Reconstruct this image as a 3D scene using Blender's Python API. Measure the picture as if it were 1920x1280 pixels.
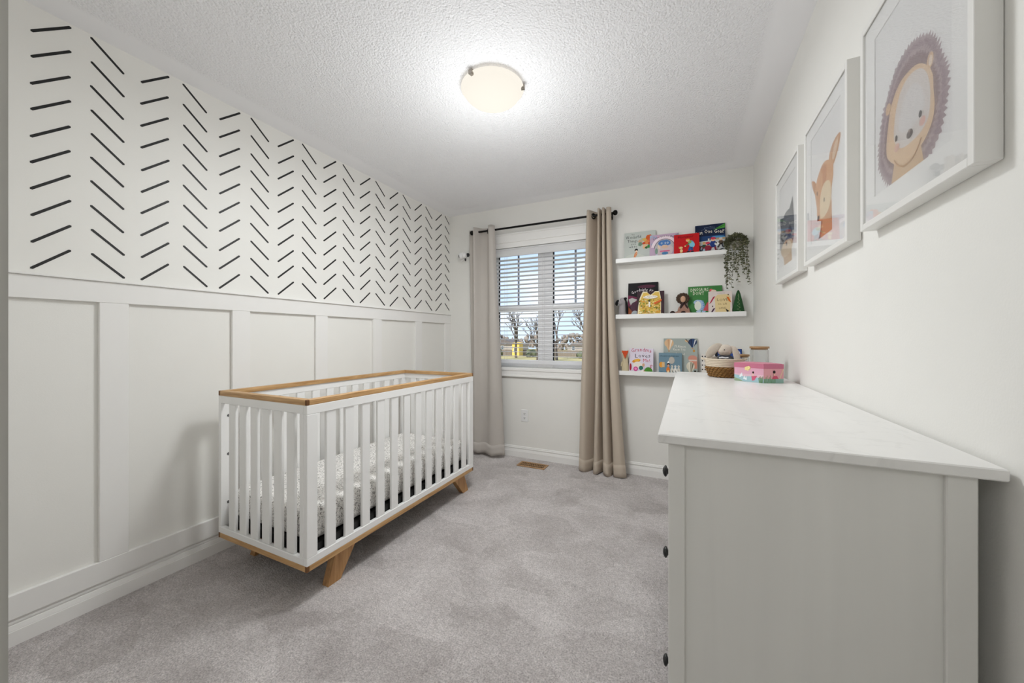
import bpy, math, random
from mathutils import Vector, Matrix, Euler
for o in list(bpy.data.objects): bpy.data.objects.remove(o)
C = bpy.context.scene.collection
PI = math.pi
R = math.radians
random.seed(7)

# ------------------------------------------------------------------ camera, sky, sun, exposure
cam_d = bpy.data.cameras.new('camera'); cam = bpy.data.objects.new('camera', cam_d); C.objects.link(cam)
cam_d.sensor_width = 36; cam_d.lens = 689.5 / 1920 * 36; cam_d.shift_y = -6.5 / 1920; cam_d.clip_start = 0.02
cam.location = (2.2875, -3.259, 1.15); cam.rotation_euler = (PI / 2, 0, R(25.37))
bpy.context.scene.camera = cam

w = bpy.data.worlds.new('sky'); bpy.context.scene.world = w; w.use_nodes = True
nt = w.node_tree; nt.nodes.clear()
n_out = nt.nodes.new('ShaderNodeOutputWorld'); n_bg = nt.nodes.new('ShaderNodeBackground')
n_tc = nt.nodes.new('ShaderNodeTexCoord'); n_sep = nt.nodes.new('ShaderNodeSeparateXYZ')
n_ramp = nt.nodes.new('ShaderNodeValToRGB'); n_no = nt.nodes.new('ShaderNodeTexNoise'); n_mp = nt.nodes.new('ShaderNodeMapping')
n_cr = nt.nodes.new('ShaderNodeValToRGB'); n_mix = nt.nodes.new('ShaderNodeMix'); n_mix.data_type = 'RGBA'
nt.links.new(n_tc.outputs['Generated'], n_sep.inputs[0]); nt.links.new(n_sep.outputs[2], n_ramp.inputs[0])
n_ramp.color_ramp.elements[0].position = 0.0; n_ramp.color_ramp.elements[0].color = (0.56, 0.71, 0.90, 1)
n_ramp.color_ramp.elements[1].position = 0.6; n_ramp.color_ramp.elements[1].color = (0.30, 0.46, 0.74, 1)
nt.links.new(n_tc.outputs['Generated'], n_mp.inputs[0]); n_mp.inputs['Scale'].default_value = (1, 1, 3.5)
nt.links.new(n_mp.outputs[0], n_no.inputs['Vector']); n_no.inputs['Scale'].default_value = 2.2; n_no.inputs['Detail'].default_value = 6
n_cr.color_ramp.elements[0].position = 0.48; n_cr.color_ramp.elements[0].color = (0, 0, 0, 1)
n_cr.color_ramp.elements[1].position = 0.70; n_cr.color_ramp.elements[1].color = (1, 1, 1, 1)
nt.links.new(n_no.outputs[0], n_cr.inputs[0]); nt.links.new(n_cr.outputs[0], n_mix.inputs[0])
nt.links.new(n_ramp.outputs[0], n_mix.inputs[6]); n_mix.inputs[7].default_value = (0.95, 0.97, 1.0, 1)
nt.links.new(n_mix.outputs[2], n_bg.inputs[0]); nt.links.new(n_bg.outputs[0], n_out.inputs[0])
n_bg.inputs[1].default_value = 1.35

def lamp(name, kind, loc, energy, color=(1, 1, 1), size=0.1, rot=(0, 0, 0)):
    d = bpy.data.lights.new(name, kind); d.energy = energy; d.color = color
    if kind == 'AREA': d.shape = 'DISK'; d.size = size
    elif kind == 'POINT': d.shadow_soft_size = size
    elif kind == 'SUN': d.angle = size
    o = bpy.data.objects.new(name, d); o.location = loc; o.rotation_euler = rot; C.objects.link(o); return o
lamp('sun', 'SUN', (0, -10, 20), 4.6, (1, .96, .9), R(0.6), (R(48), 0, R(-18)))      # from behind the house, lights the yard
LX, LY = 1.39, -1.60
lamp('ceiling_lamp_down', 'AREA', (LX, LY, 2.325), 17, (.972, .997, 1), 0.36)
lamp('ceiling_lamp_fill', 'POINT', (LX, LY, 1.93), 12, (.972, .997, 1), 0.3)  # added point light hanging unseen in mid-air below the dome, fills the walls
lamp('hallway_fill', 'POINT', (1.7, -4.3, 2.0), 9.5, (.98, .998, 1), 0.15)  # added unseen fill behind the camera, brightens what faces the doorway

sc = bpy.context.scene
sc.view_settings.view_transform = 'Standard'; sc.view_settings.look = 'None'
sc.view_settings.exposure = 0.15; sc.view_settings.gamma = 1; sc.view_settings.use_curve_mapping = False
sc.cycles.max_bounces = 12; sc.cycles.diffuse_bounces = 10; sc.cycles.transparent_max_bounces = 24

# ------------------------------------------------------------------ helpers
def lin(c):
    if isinstance(c, str):
        c = tuple(int(c[i:i + 2], 16) / 255 for i in (0, 2, 4))
    return tuple((x / 12.92 if x <= .04045 else ((x + .055) / 1.055) ** 2.4) for x in c[:3]) + (1,)

MATS = {}
def mat(name, col, rough=.6, metal=0, bump=0, bscale=60, var=0, vscale=8, emit=0, spec=.5, sheen=0):
    if name in MATS: return MATS[name]
    m = bpy.data.materials.new(name); m.use_nodes = True; t = m.node_tree; b = t.nodes['Principled BSDF']
    c = lin(col); b.inputs['Base Color'].default_value = c; b.inputs['Roughness'].default_value = rough
    b.inputs['Metallic'].default_value = metal; b.inputs['Specular IOR Level'].default_value = spec
    if sheen: b.inputs['Sheen Weight'].default_value = sheen
    tc = t.nodes.new('ShaderNodeTexCoord')
    no = t.nodes.new('ShaderNodeTexNoise'); no.inputs['Scale'].default_value = vscale; no.inputs['Detail'].default_value = 4
    t.links.new(tc.outputs['Object'], no.inputs['Vector'])
    mx = t.nodes.new('ShaderNodeMix'); mx.data_type = 'RGBA'
    v = max(var, .015)
    mx.inputs[6].default_value = tuple(x * (1 - v) for x in c[:3]) + (1,); mx.inputs[7].default_value = tuple(min(1, x * (1 + v)) for x in c[:3]) + (1,)
    t.links.new(no.outputs[0], mx.inputs[0]); t.links.new(mx.outputs[2], b.inputs['Base Color'])
    if bump:
        n2 = t.nodes.new('ShaderNodeTexNoise'); n2.inputs['Scale'].default_value = bscale; n2.inputs['Detail'].default_value = 3
        t.links.new(tc.outputs['Object'], n2.inputs['Vector'])
        bp = t.nodes.new('ShaderNodeBump'); bp.inputs['Strength'].default_value = bump; bp.inputs['Distance'].default_value = .01
        t.links.new(n2.outputs[0], bp.inputs['Height']); t.links.new(bp.outputs[0], b.inputs['Normal'])
    if emit:
        b.inputs['Emission Color'].default_value = c; b.inputs['Emission Strength'].default_value = emit
    MATS[name] = m; return m

def wood(name, c1, c2, axis, rough=.45, sc_=14):
    m = bpy.data.materials.new(name); m.use_nodes = True; t = m.node_tree; b = t.nodes['Principled BSDF']
    tc = t.nodes.new('ShaderNodeTexCoord'); mp = t.nodes.new('ShaderNodeMapping')
    s = [sc_, sc_, sc_]; s[axis] = sc_ * .07; mp.inputs['Scale'].default_value = s
    no = t.nodes.new('ShaderNodeTexNoise'); no.inputs['Scale'].default_value = 4; no.inputs['Detail'].default_value = 8; no.inputs['Distortion'].default_value = 1.2
    rp = t.nodes.new('ShaderNodeValToRGB'); rp.color_ramp.elements[0].position = .3; rp.color_ramp.elements[1].position = .7
    rp.color_ramp.elements[0].color = lin(c1); rp.color_ramp.elements[1].color = lin(c2)
    t.links.new(tc.outputs['Object'], mp.inputs[0]); t.links.new(mp.outputs[0], no.inputs['Vector']); t.links.new(no.outputs[0], rp.inputs[0])
    t.links.new(rp.outputs[0], b.inputs['Base Color']); b.inputs['Roughness'].default_value = rough
    return m

def glass(name, rough=.02, ior=1.45, tint=(1, 1, 1, 1), k=1.0):
    m = bpy.data.materials.new(name); m.use_nodes = True; t = m.node_tree; t.nodes.clear()
    o = t.nodes.new('ShaderNodeOutputMaterial'); mx = t.nodes.new('ShaderNodeMixShader'); tr = t.nodes.new('ShaderNodeBsdfTransparent'); gl = t.nodes.new('ShaderNodeBsdfGlossy')
    fr = t.nodes.new('ShaderNodeFresnel'); fr.inputs[0].default_value = ior; tr.inputs[0].default_value = tint; gl.inputs['Roughness'].default_value = rough
    mu = t.nodes.new('ShaderNodeMath'); mu.operation = 'MULTIPLY'; mu.inputs[1].default_value = k
    t.links.new(fr.outputs[0], mu.inputs[0]); t.links.new(mu.outputs[0], mx.inputs[0]); t.links.new(tr.outputs[0], mx.inputs[1]); t.links.new(gl.outputs[0], mx.inputs[2]); t.links.new(mx.outputs[0], o.inputs[0])
    return m

FONT = {}
def glyph(ch):
    if ch not in FONT:
        cu = bpy.data.curves.new('g', 'FONT'); cu.body = ch; cu.size = 1; cu.resolution_u = 1
        ob = bpy.data.objects.new('g', cu); C.objects.link(ob); bpy.context.view_layer.update()
        me = ob.to_mesh()
        vs = [v.co.copy() for v in me.vertices]; fs = [tuple(p.vertices) for p in me.polygons]
        adv = (max((v.x for v in vs), default=.3) + .06) if ch != ' ' else .3
        ob.to_mesh_clear(); bpy.data.objects.remove(ob); bpy.data.curves.remove(cu)
        FONT[ch] = (vs, fs, adv)
    return FONT[ch]

class MB:
    """collects shapes and builds ONE mesh object"""
    def __init__(s): s.v = []; s.f = []; s.mi = []; s.sm = []; s.mats = []; s.layer = 0; s.M = Matrix.Identity(4)
    def m(s, mt):
        if mt not in s.mats: s.mats.append(mt)
        return s.mats.index(mt)
    def add(s, vs, fs, mt, smooth=False):
        b = len(s.v); i = s.m(mt); s.v += [s.M @ Vector(p) for p in vs]
        for f in fs: s.f.append([b + k for k in f]); s.mi.append(i); s.sm.append(smooth)
    def box(s, x0, x1, y0, y1, z0, z1, mt, bev=0):
        if bev:
            # chamfered box: 24 vertices
            b = min(bev, (x1 - x0) / 2.01, (y1 - y0) / 2.01, (z1 - z0) / 2.01)
            vs = []; idx = {}
            for ix in (0, 1):
                for iy in (0, 1):
                    for iz in (0, 1):
                        c = [(x0, x1)[ix], (y0, y1)[iy], (z0, z1)[iz]]; d = [(1, -1)[ix] * b, (1, -1)[iy] * b, (1, -1)[iz] * b]
                        for a in range(3):
                            p = [c[k] + (d[k] if k != a else 0) for k in range(3)]
                            idx[(ix, iy, iz, a)] = len(vs); vs.append(p)
            fs = []
            for a in range(3):
                u, w_ = [(1, 2), (0, 2), (0, 1)][a]
                for sd in (0, 1):
                    q = []
                    for (p, r) in ((0, 0), (1, 0), (1, 1), (0, 1)):
                        k = [0, 0, 0]; k[a] = sd; k[u] = p; k[w_] = r; q.append(idx[(*k, a)])
                    fs.append(q)
            for a in range(3):
                u, w_ = [(1, 2), (0, 2), (0, 1)][a]
                for p in (0, 1):
                    for r in (0, 1):
                        k0 = [0, 0, 0]; k0[u] = p; k0[w_] = r; k1 = list(k0); k1[a] = 1
                        fs.append([idx[(*k0, u)], idx[(*k1, u)], idx[(*k1, w_)], idx[(*k0, w_)]])
            for ix in (0, 1):
                for iy in (0, 1):
                    for iz in (0, 1): fs.append([idx[(ix, iy, iz, a)] for a in range(3)])
            s.add(vs, fs, mt); return s
        vs = [(x, y, z) for x in (x0, x1) for y in (y0, y1) for z in (z0, z1)]
        s.add(vs, [(0, 1, 3, 2), (4, 6, 7, 5), (0, 4, 5, 1), (2, 3, 7, 6), (0, 2, 6, 4), (1, 5, 7, 3)], mt); return s
    def prism(s, pts, a0, a1, axis, mt, smooth=False):
        """pts 2-D in the other two axes (order xyz), extruded along axis"""
        n = len(pts)
        def p3(p, a):
            l = [p[0], p[1]]; l.insert(axis, a); return tuple(l)
        vs = [p3(p, a0) for p in pts] + [p3(p, a1) for p in pts]
        fs = [list(range(n)), list(range(2 * n - 1, n - 1, -1))]
        s.add(vs, fs, mt, False); 
        s.add(vs, [(i, (i + 1) % n, n + (i + 1) % n, n + i) for i in range(n)], mt, smooth); return s
    def lathe(s, prof, mt, n=24, cen=(0, 0, 0), rot=None, smooth=True, sx=1, sy=1):
        Mx = Matrix.Translation(Vector(cen)) @ (Euler(rot).to_matrix().to_4x4() if rot else Matrix.Identity(4))
        vs = []; fs = []
        for r, z in prof:
            for k in range(n):
                a = 2 * PI * k / n; vs.append(Mx @ Vector((r * math.cos(a) * sx, r * math.sin(a) * sy, z)))
        for i in range(len(prof) - 1):
            for k in range(n):
                fs.append((i * n + k, i * n + (k + 1) % n, (i + 1) * n + (k + 1) % n, (i + 1) * n + k))
        s.add(vs, fs, mt, smooth)
        caps = []
        if prof[0][0] > 1e-5: caps.append(list(range(n))[::-1])
        if prof[-1][0] > 1e-5: caps.append([(len(prof) - 1) * n + k for k in range(n)])
        if caps: s.add(vs, caps, mt)
        return s
    def cyl(s, p0, p1, r, mt, n=16, r1=None, smooth=True):
        p0 = Vector(p0); p1 = Vector(p1); d = p1 - p0; q = d.to_track_quat('Z', 'Y').to_euler()
        return s.lathe([(r, 0), (r if r1 is None else r1, d.length)], mt, n, p0, q, smooth)
    def ball(s, c, r, mt, n=20, m_=12, rot=None):
        if not hasattr(r, '__len__'): r = (r, r, r)
        Mx = Matrix.Translation(Vector(c)) @ (Euler(rot).to_matrix().to_4x4() if rot else Matrix.Identity(4))
        vs = []; fs = []
        for i in range(m_ + 1):
            t = PI * i / m_
            for k in range(n):
                a = 2 * PI * k / n; vs.append(Mx @ Vector((r[0] * math.sin(t) * math.cos(a), r[1] * math.sin(t) * math.sin(a), r[2] * math.cos(t))))
        for i in range(m_):
            for k in range(n): fs.append(((i + 1) * n + k, (i + 1) * n + (k + 1) % n, i * n + (k + 1) % n, i * n + k))
        s.add(vs, fs, mt, True); return s
    def tube(s, pts, r, mt, n=8, closed=False):
        pts = [Vector(p) for p in pts]; N = len(pts); vs = []; fs = []
        up = Vector((0, 0, 1))
        for i, p in enumerate(pts):
            a = pts[(i - 1) % N] if (i or closed) else p; b = pts[(i + 1) % N] if (i < N - 1 or closed) else p
            d = (b - a).normalized(); u = d.cross(up)
            if u.length < .05: u = d.cross(Vector((1, 0, 0)))
            u.normalize(); w_ = u.cross(d); rr = r[i] if hasattr(r, '__len__') else r
            for k in range(n):
                t = 2 * PI * k / n; vs.append(p + rr * (math.cos(t) * u + math.sin(t) * w_))
        for i in range(N if closed else N - 1):
            for k in range(n):
                j = (i + 1) % N; fs.append((i * n + k, i * n + (k + 1) % n, j * n + (k + 1) % n, j * n + k))
        s.add(vs, fs, mt, True)
        if not closed: s.add(vs, [list(range(n))[::-1], [(N - 1) * n + k for k in range(n)]], mt)
        return s
    # ---- flat print on a cover: local plane is x,z with the face towards -y; every layer a hair prouder
    def flat(s, pts, mt, off=None):
        s.layer += 1; y = -(s.layer * .00006)
        s.add([(p[0], y, p[1]) for p in pts], [list(range(len(pts)))], mt); return s
    def rect(s, x0, x1, z0, z1, mt): return s.flat([(x0, z0), (x1, z0), (x1, z1), (x0, z1)], mt)
    def oval(s, cx, cz, rx, rz, mt, rot=0, n=18, a0=0, a1=2 * PI):
        ca, sa = math.cos(rot), math.sin(rot); full = abs(a1 - a0) >= 2 * PI - .01
        P = []
        for k in range(n if full else n + 1):
            a = a0 + (a1 - a0) * k / n; x = rx * math.cos(a); z = rz * math.sin(a); P.append((cx + x * ca - z * sa, cz + x * sa + z * ca))
        return s.flat(P, mt)
    def arc(s, cx, cz, r0, r1, a0, a1, mt, n=12):
        P = [(cx + r0 * math.cos(a0 + (a1 - a0) * k / n), cz + r0 * math.sin(a0 + (a1 - a0) * k / n)) for k in range(n + 1)]
        P += [(cx + r1 * math.cos(a1 + (a0 - a1) * k / n), cz + r1 * math.sin(a1 + (a0 - a1) * k / n)) for k in range(n + 1)]
        s.layer += 1; y = -(s.layer * .00006); m_ = n + 1
        s.add([(p[0], y, p[1]) for p in P], [(k, k + 1, 2 * m_ - 2 - k, 2 * m_ - 1 - k) for k in range(n)], mt); return s
    def line(s, x0, z0, x1, z1, wd, mt):
        d = Vector((x1 - x0, z1 - z0)).normalized() * wd / 2; return s.flat([(x0 - d.y, z0 + d.x), (x0 + d.y, z0 - d.x), (x1 + d.y, z1 - d.x), (x1 - d.y, z1 + d.x)], mt)
    def text(s, body, x, z, size, mt, arc=0, width=None, jit=0, slant=0):
        """letters centred on x; arc bows the line upwards by that height; width fixes the total width"""
        adv = [glyph(c)[2] * size for c in body]; W = sum(adv); k = (width / W) if width else 1
        s.layer += 1; y = -(s.layer * .00006); cx = x - W * k / 2
        for c, a in zip(body, adv):
            vs, fs, _ = glyph(c); u = (cx + a * k / 2 - x) / (W * k / 2 + 1e-9)
            z0 = z + arc * (1 - u * u) + random.uniform(-jit, jit); rt = -arc * 2 * u / (W * k / 2 + 1e-9) + slant; cr, sr = math.cos(rt), math.sin(rt)
            q = []
            for p in vs:
                lx = p.x * size * k - a * k / 2; lz = p.y * size
                q.append((cx + a * k / 2 + lx * cr - lz * sr, y, z0 + lx * sr + lz * cr))
            if fs: s.add(q, fs, mt)
            cx += a * k
        return s
    def build(s, name, parent=None, loc=None, rot=None, **props):
        me = bpy.data.meshes.new(name); me.from_pydata([tuple(p) for p in s.v], [], s.f)
        for mt in s.mats: me.materials.append(mt)
        me.polygons.foreach_set('material_index', s.mi); me.polygons.foreach_set('use_smooth', s.sm); me.update()
        o = bpy.data.objects.new(name, me); C.objects.link(o)
        if parent: o.parent = parent
        if loc: o.location = loc
        if rot: o.rotation_euler = rot
        for k, v in props.items(): o[k] = v
        return o

def thing(name, label, cat, loc=(0, 0, 0), rot=(0, 0, 0), group=None):
    o = bpy.data.objects.new(name, None); o.empty_display_size = .05; C.objects.link(o); o.location = loc; o.rotation_euler = rot
    o['label'] = label; o['category'] = cat
    if group: o['group'] = group
    return o
def share(o, name, parent=None, loc=None, rot=None):
    c = o.copy(); c.name = name; C.objects.link(c); c.parent = parent if parent else o.parent
    if loc is not None: c.location = loc
    if rot is not None: c.rotation_euler = rot
    return c
def S(o): o['kind'] = 'structure'; return o
def bevel(o, w_=.002, seg=2):
    b = o.modifiers.new('b', 'BEVEL'); b.width = w_; b.segments = seg; b.limit_method = 'ANGLE'; b.angle_limit = R(35); return o

# ------------------------------------------------------------------ materials of the room
m_wall = mat('wall_paint', 'e8e7e3', .55, bump=.04, bscale=220)
m_left = mat('left_wall_paint', 'eae9e5', .5, bump=.03, bscale=220)
m_trim = mat('trim_paint', 'ecebe9', .35)
m_black = mat('black_vinyl', '0b0b0b', .5)
m_white = mat('white_lacquer', 'ebebea', .32)
m_blackmetal = mat('black_metal', '0d0c0b', .35, metal=.6)
m_plastic = mat('white_plastic', 'e8e8e8', .3)

def ceiling_mat():
    m = bpy.data.materials.new('stippled_ceiling'); m.use_nodes = True; t = m.node_tree; b = t.nodes['Principled BSDF']
    b.inputs['Base Color'].default_value = lin('f3f3f6'); b.inputs['Roughness'].default_value = .9
    tc = t.nodes.new('ShaderNodeTexCoord'); n1 = t.nodes.new('ShaderNodeTexNoise'); n1.inputs['Scale'].default_value = 95; n1.inputs['Detail'].default_value = 3; n1.inputs['Roughness'].default_value = .6
    vo = t.nodes.new('ShaderNodeTexVoronoi'); vo.inputs['Scale'].default_value = 120
    ad = t.nodes.new('ShaderNodeMath'); ad.operation = 'SUBTRACT'
    t.links.new(tc.outputs['Object'], n1.inputs['Vector']); t.links.new(tc.outputs['Object'], vo.inputs['Vector'])
    t.links.new(n1.outputs[0], ad.inputs[0])
    sc_ = t.nodes.new('ShaderNodeMath'); sc_.operation = 'MULTIPLY'; sc_.inputs[1].default_value = .5; t.links.new(vo.outputs['Distance'], sc_.inputs[0]); t.links.new(sc_.outputs[0], ad.inputs[1])
    # smooth border along the walls: mask from position
    sp = t.nodes.new('ShaderNodeSeparateXYZ'); t.links.new(tc.outputs['Object'], sp.inputs[0])
    def edge(sock, a, sgn):
        x = t.nodes.new('ShaderNodeMapRange'); x.inputs['From Min'].default_value = a; x.inputs['From Max'].default_value = a + sgn * .03
        t.links.new(sock, x.inputs[0]); return x.outputs[0]
    e = [edge(sp.outputs[0], .13, 1), edge(sp.outputs[0], 2.61, -1), edge(sp.outputs[1], -.13, -1)]
    mul = e[0]
    for k in e[1:]:
        q = t.nodes.new('ShaderNodeMath'); q.operation = 'MULTIPLY'; t.links.new(mul, q.inputs[0]); t.links.new(k, q.inputs[1]); mul = q.outputs[0]
    q = t.nodes.new('ShaderNodeMath'); q.operation = 'MULTIPLY'; t.links.new(ad.outputs[0], q.inputs[0]); t.links.new(mul, q.inputs[1])
    bp = t.nodes.new('ShaderNodeBump'); bp.inputs['Strength'].default_value = .85; bp.inputs['Distance'].default_value = .008
    t.links.new(q.outputs[0], bp.inputs['Height']); t.links.new(bp.outputs[0], b.inputs['Normal'])
    return m
def carpet_mat():
    m = bpy.data.materials.new('cut_pile_carpet'); m.use_nodes = True; t = m.node_tree; b = t.nodes['Principled BSDF']
    b.inputs['Roughness'].default_value = .95; b.inputs['Specular IOR Level'].default_value = .15; b.inputs['Sheen Weight'].default_value = .15
    tc = t.nodes.new('ShaderNodeTexCoord')
    def noise(scale, det, dist=0, rough=.5, vec=None):
        n = t.nodes.new('ShaderNodeTexNoise'); n.inputs['Scale'].default_value = scale; n.inputs['Detail'].default_value = det; n.inputs['Distortion'].default_value = dist; n.inputs['Roughness'].default_value = rough
        t.links.new(vec or tc.outputs['Object'], n.inputs['Vector']); return n.outputs[0]
    def mixc(f, a, b_, sockA=None):
        x = t.nodes.new('ShaderNodeMix'); x.data_type = 'RGBA'; t.links.new(f, x.inputs[0])
        if sockA: t.links.new(sockA, x.inputs[6])
        else: x.inputs[6].default_value = a
        x.inputs[7].default_value = b_; return x
    def ramp(f, p0, p1):
        r = t.nodes.new('ShaderNodeMapRange'); r.inputs['From Min'].default_value = p0; r.inputs['From Max'].default_value = p1; t.links.new(f, r.inputs[0]); return r.outputs[0]
    # brushed patches: angular cells (the pile lies one way or the other) + soft noise
    vw = t.nodes.new('ShaderNodeMapping'); vw.inputs['Rotation'].default_value = (0, 0, .6); vw.inputs['Scale'].default_value = (1, 1.7, 1); t.links.new(tc.outputs['Object'], vw.inputs[0])
    nd = t.nodes.new('ShaderNodeTexNoise'); nd.inputs['Scale'].default_value = 5; nd.inputs['Detail'].default_value = 3; t.links.new(vw.outputs[0], nd.inputs['Vector'])
    av = t.nodes.new('ShaderNodeVectorMath'); av.operation = 'MULTIPLY_ADD'; t.links.new(nd.outputs['Color'], av.inputs[0]); av.inputs[1].default_value = (.22, .22, 0); t.links.new(vw.outputs[0], av.inputs[2])
    vo = t.nodes.new('ShaderNodeTexVoronoi'); vo.inputs['Scale'].default_value = 3.4; t.links.new(av.outputs[0], vo.inputs['Vector'])
    vs_ = t.nodes.new('ShaderNodeSeparateColor'); t.links.new(vo.outputs['Color'], vs_.inputs[0])
    big = noise(4.2, 6, .5, .6); fine = noise(160, 3, 0, .7); mid = noise(48, 3, 0, .6)
    a = t.nodes.new('ShaderNodeMath'); a.operation = 'MULTIPLY_ADD'; t.links.new(vs_.outputs[0], a.inputs[0]); a.inputs[1].default_value = .24; t.links.new(big, a.inputs[2])
    x1 = mixc(ramp(a.outputs[0], .36, .88), lin('c0bab8'), lin('e8e3e2'))
    x2 = t.nodes.new('ShaderNodeMix'); x2.data_type = 'RGBA'; x2.blend_type = 'MULTIPLY'; x2.inputs[0].default_value = 1
    t.links.new(x1.outputs[2], x2.inputs[6])
    f1 = mixc(ramp(fine, .3, .7), (.56, .55, .55, 1), (1.26, 1.25, 1.25, 1)); t.links.new(f1.outputs[2], x2.inputs[7])
    x3 = t.nodes.new('ShaderNodeMix'); x3.data_type = 'RGBA'; x3.blend_type = 'MULTIPLY'; x3.inputs[0].default_value = 1
    f2 = mixc(ramp(mid, .3, .7), (.84, .83, .83, 1), (1.1, 1.1, 1.1, 1)); t.links.new(x2.outputs[2], x3.inputs[6]); t.links.new(f2.outputs[2], x3.inputs[7])
    t.links.new(x3.outputs[2], b.inputs['Base Color'])
    sm = t.nodes.new('ShaderNodeMath'); sm.operation = 'ADD'; t.links.new(fine, sm.inputs[0]); t.links.new(mid, sm.inputs[1])
    bp = t.nodes.new('ShaderNodeBump'); bp.inputs['Strength'].default_value = .9; bp.inputs['Distance'].default_value = .011
    t.links.new(sm.outputs[0], bp.inputs['Height']); t.links.new(bp.outputs[0], b.inputs['Normal'])
    return m
m_ceil = ceiling_mat(); m_carpet = carpet_mat()

# ------------------------------------------------------------------ room shell
W, H = 2.74, 2.44
YF0, YF1 = -3.135, -3.25          # front wall: room face, hallway face
WX0, WX1, WZ0, WZ1 = .515, 1.605, .862, 2.035   # window opening
S(MB().box(-.12, W + .12, -4.9, .14, -.12, 0, m_carpet).build('floor'))
S(MB().box(-.12, W + .12, -4.9, .14, H, H + .12, m_ceil).build('ceiling'))
wl = S(MB().box(-.12, 0, -4.9, .14, 0, H, m_left).build('wall_left'))
S(MB().box(W, W + .12, -4.9, .14, 0, H, m_wall).build('wall_right'))
wb = MB(); wb.box(0, WX0, 0, .14, 0, H, m_wall); wb.box(WX1, W, 0, .14, 0, H, m_wall); wb.box(WX0, WX1, 0, .14, 0, WZ0, m_wall); wb.box(WX0, WX1, 0, .14, WZ1, H, m_wall)
S(wb.build('wall_back'))
DX0, DX1, DZ = 1.545, 2.47, 2.04
m_jamb = mat('door_jamb_shaded', 'bdbcb7', .4)  # jamb and casing greyed: their shade is put into the colour
wf = MB(); wf.box(0, DX0, YF1, YF0, 0, H, m_wall); wf.box(DX1, W, YF1, YF0, 0, H, m_wall); wf.box(DX0, DX1, YF1, YF0, DZ, H, m_wall); S(wf.build('wall_front'))
S(MB().box(0, W, -4.9, -4.78, 0, H, m_wall).build('wall_hall'))
dj = MB(); dj.box(DX0, DX0 + .012, YF1, YF0 + .012, 0, DZ, m_jamb); dj.box(DX1 - .012, DX1, YF1, YF0, 0, DZ, m_jamb); dj.box(DX0, DX1, YF1, YF0, DZ - .012, DZ, m_jamb)
dj.box(DX0 - .06, DX0 + .006, YF0, YF0 + .016, 0, DZ + .06, m_jamb); dj.box(DX1 - .006, DX1 + .06, YF0, YF0 + .016, 0, DZ + .06, m_jamb); dj.box(DX0 - .06, DX1 + .06, YF0, YF0 + .016, DZ - .006, DZ + .06, m_jamb)
S(dj.build('trim_1'))

# herringbone of black vinyl strips: each strip a part of the wall
protos = []
for s_ in (1, -1):
    mb = MB(); L2, hh, tk = .0492, .0440, .0048
    d = Vector((L2, s_ * hh)); n_ = Vector((-d.y, d.x)).normalized() * tk
    P = [(-L2, -s_ * hh), (L2, s_ * hh)]
    pts = [(P[0][0] + n_.x, P[0][1] + n_.y), (P[0][0] - d.normalized().x * tk * .8, P[0][1] - d.normalized().y * tk * .8), (P[0][0] - n_.x, P[0][1] - n_.y), (P[1][0] - n_.x, P[1][1] - n_.y), (P[1][0] + d.normalized().x * tk * .8, P[1][1] + d.normalized().y * tk * .8), (P[1][0] + n_.x, P[1][1] + n_.y)]
    mb.prism(pts, 0, .0008, 0, m_black); protos.append(mb)
first = [None, None]
for k in range(18):
    yc = -2.770 + .1585 * k + .049
    for r in range(10):
        zc = 1.4665 + .1017 * r; i = k % 2
        jit = (random.uniform(-.0015, .0015), random.uniform(-.0025, .0025))
        loc = (0.0001, yc + jit[0], zc + jit[1])
        if first[i] is None: first[i] = protos[i].build('wall_strip', wl, loc)
        else: share(first[i], 'wall_strip', wl, loc)

# board and batten wainscot (parts of the left wall)
def baseprof(h=.103, t=.019):       # colonial profile (distance from wall, height)
    return [(0, 0), (t, 0), (t, h * .52), (t * .86, h * .53), (t * .86, h * .56), (t * .62, h * .72), (t * .42, h * .745), (t * .42, h * .775), (t * .66, h * .79), (t * .66, h * .86), (t * .40, h * .88), (t * .34, h * .97), (t * .2, h), (0, h)]
rl = MB(); rl.box(0, .019, -3.12, -.001, 1.303, 1.392, m_trim, .0015); rl.build('rail', wl)
cp = MB(); cp.box(0, .030, -3.12, -.001, 1.392, 1.4, m_trim, .0015); cp.build('rail_cap', wl)
bb = MB(); bb.box(0, .019, -3.12, -.001, .100, .190, m_trim, .0015); bb.build('bottom_board', wl)
bt = None
for yc in (-3.06, -2.547, -2.037, -1.530, -1.023, -.513, -.047):
    if bt is None: bt = MB().box(0, .018, -.046, .046, .190, 1.303, m_trim, .0015).build('batten', wl, (0, yc, 0))
    else: share(bt, 'batten', wl, (0, yc, 0))
pr = baseprof()
S(MB().prism([(p[0], p[1]) for p in pr], -3.12, 0, 1, m_trim, False).build('baseboard_left'))
def yprism(x0, x1): return MB().prism([(-p[0], p[1]) for p in pr], x0, x1, 0, m_trim)
S(yprism(.016, W - .016).build('baseboard_back'))
S(MB().prism([(W - p[0], p[1]) for p in pr], -3.12, 0, 1, m_trim).build('baseboard_right'))

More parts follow.
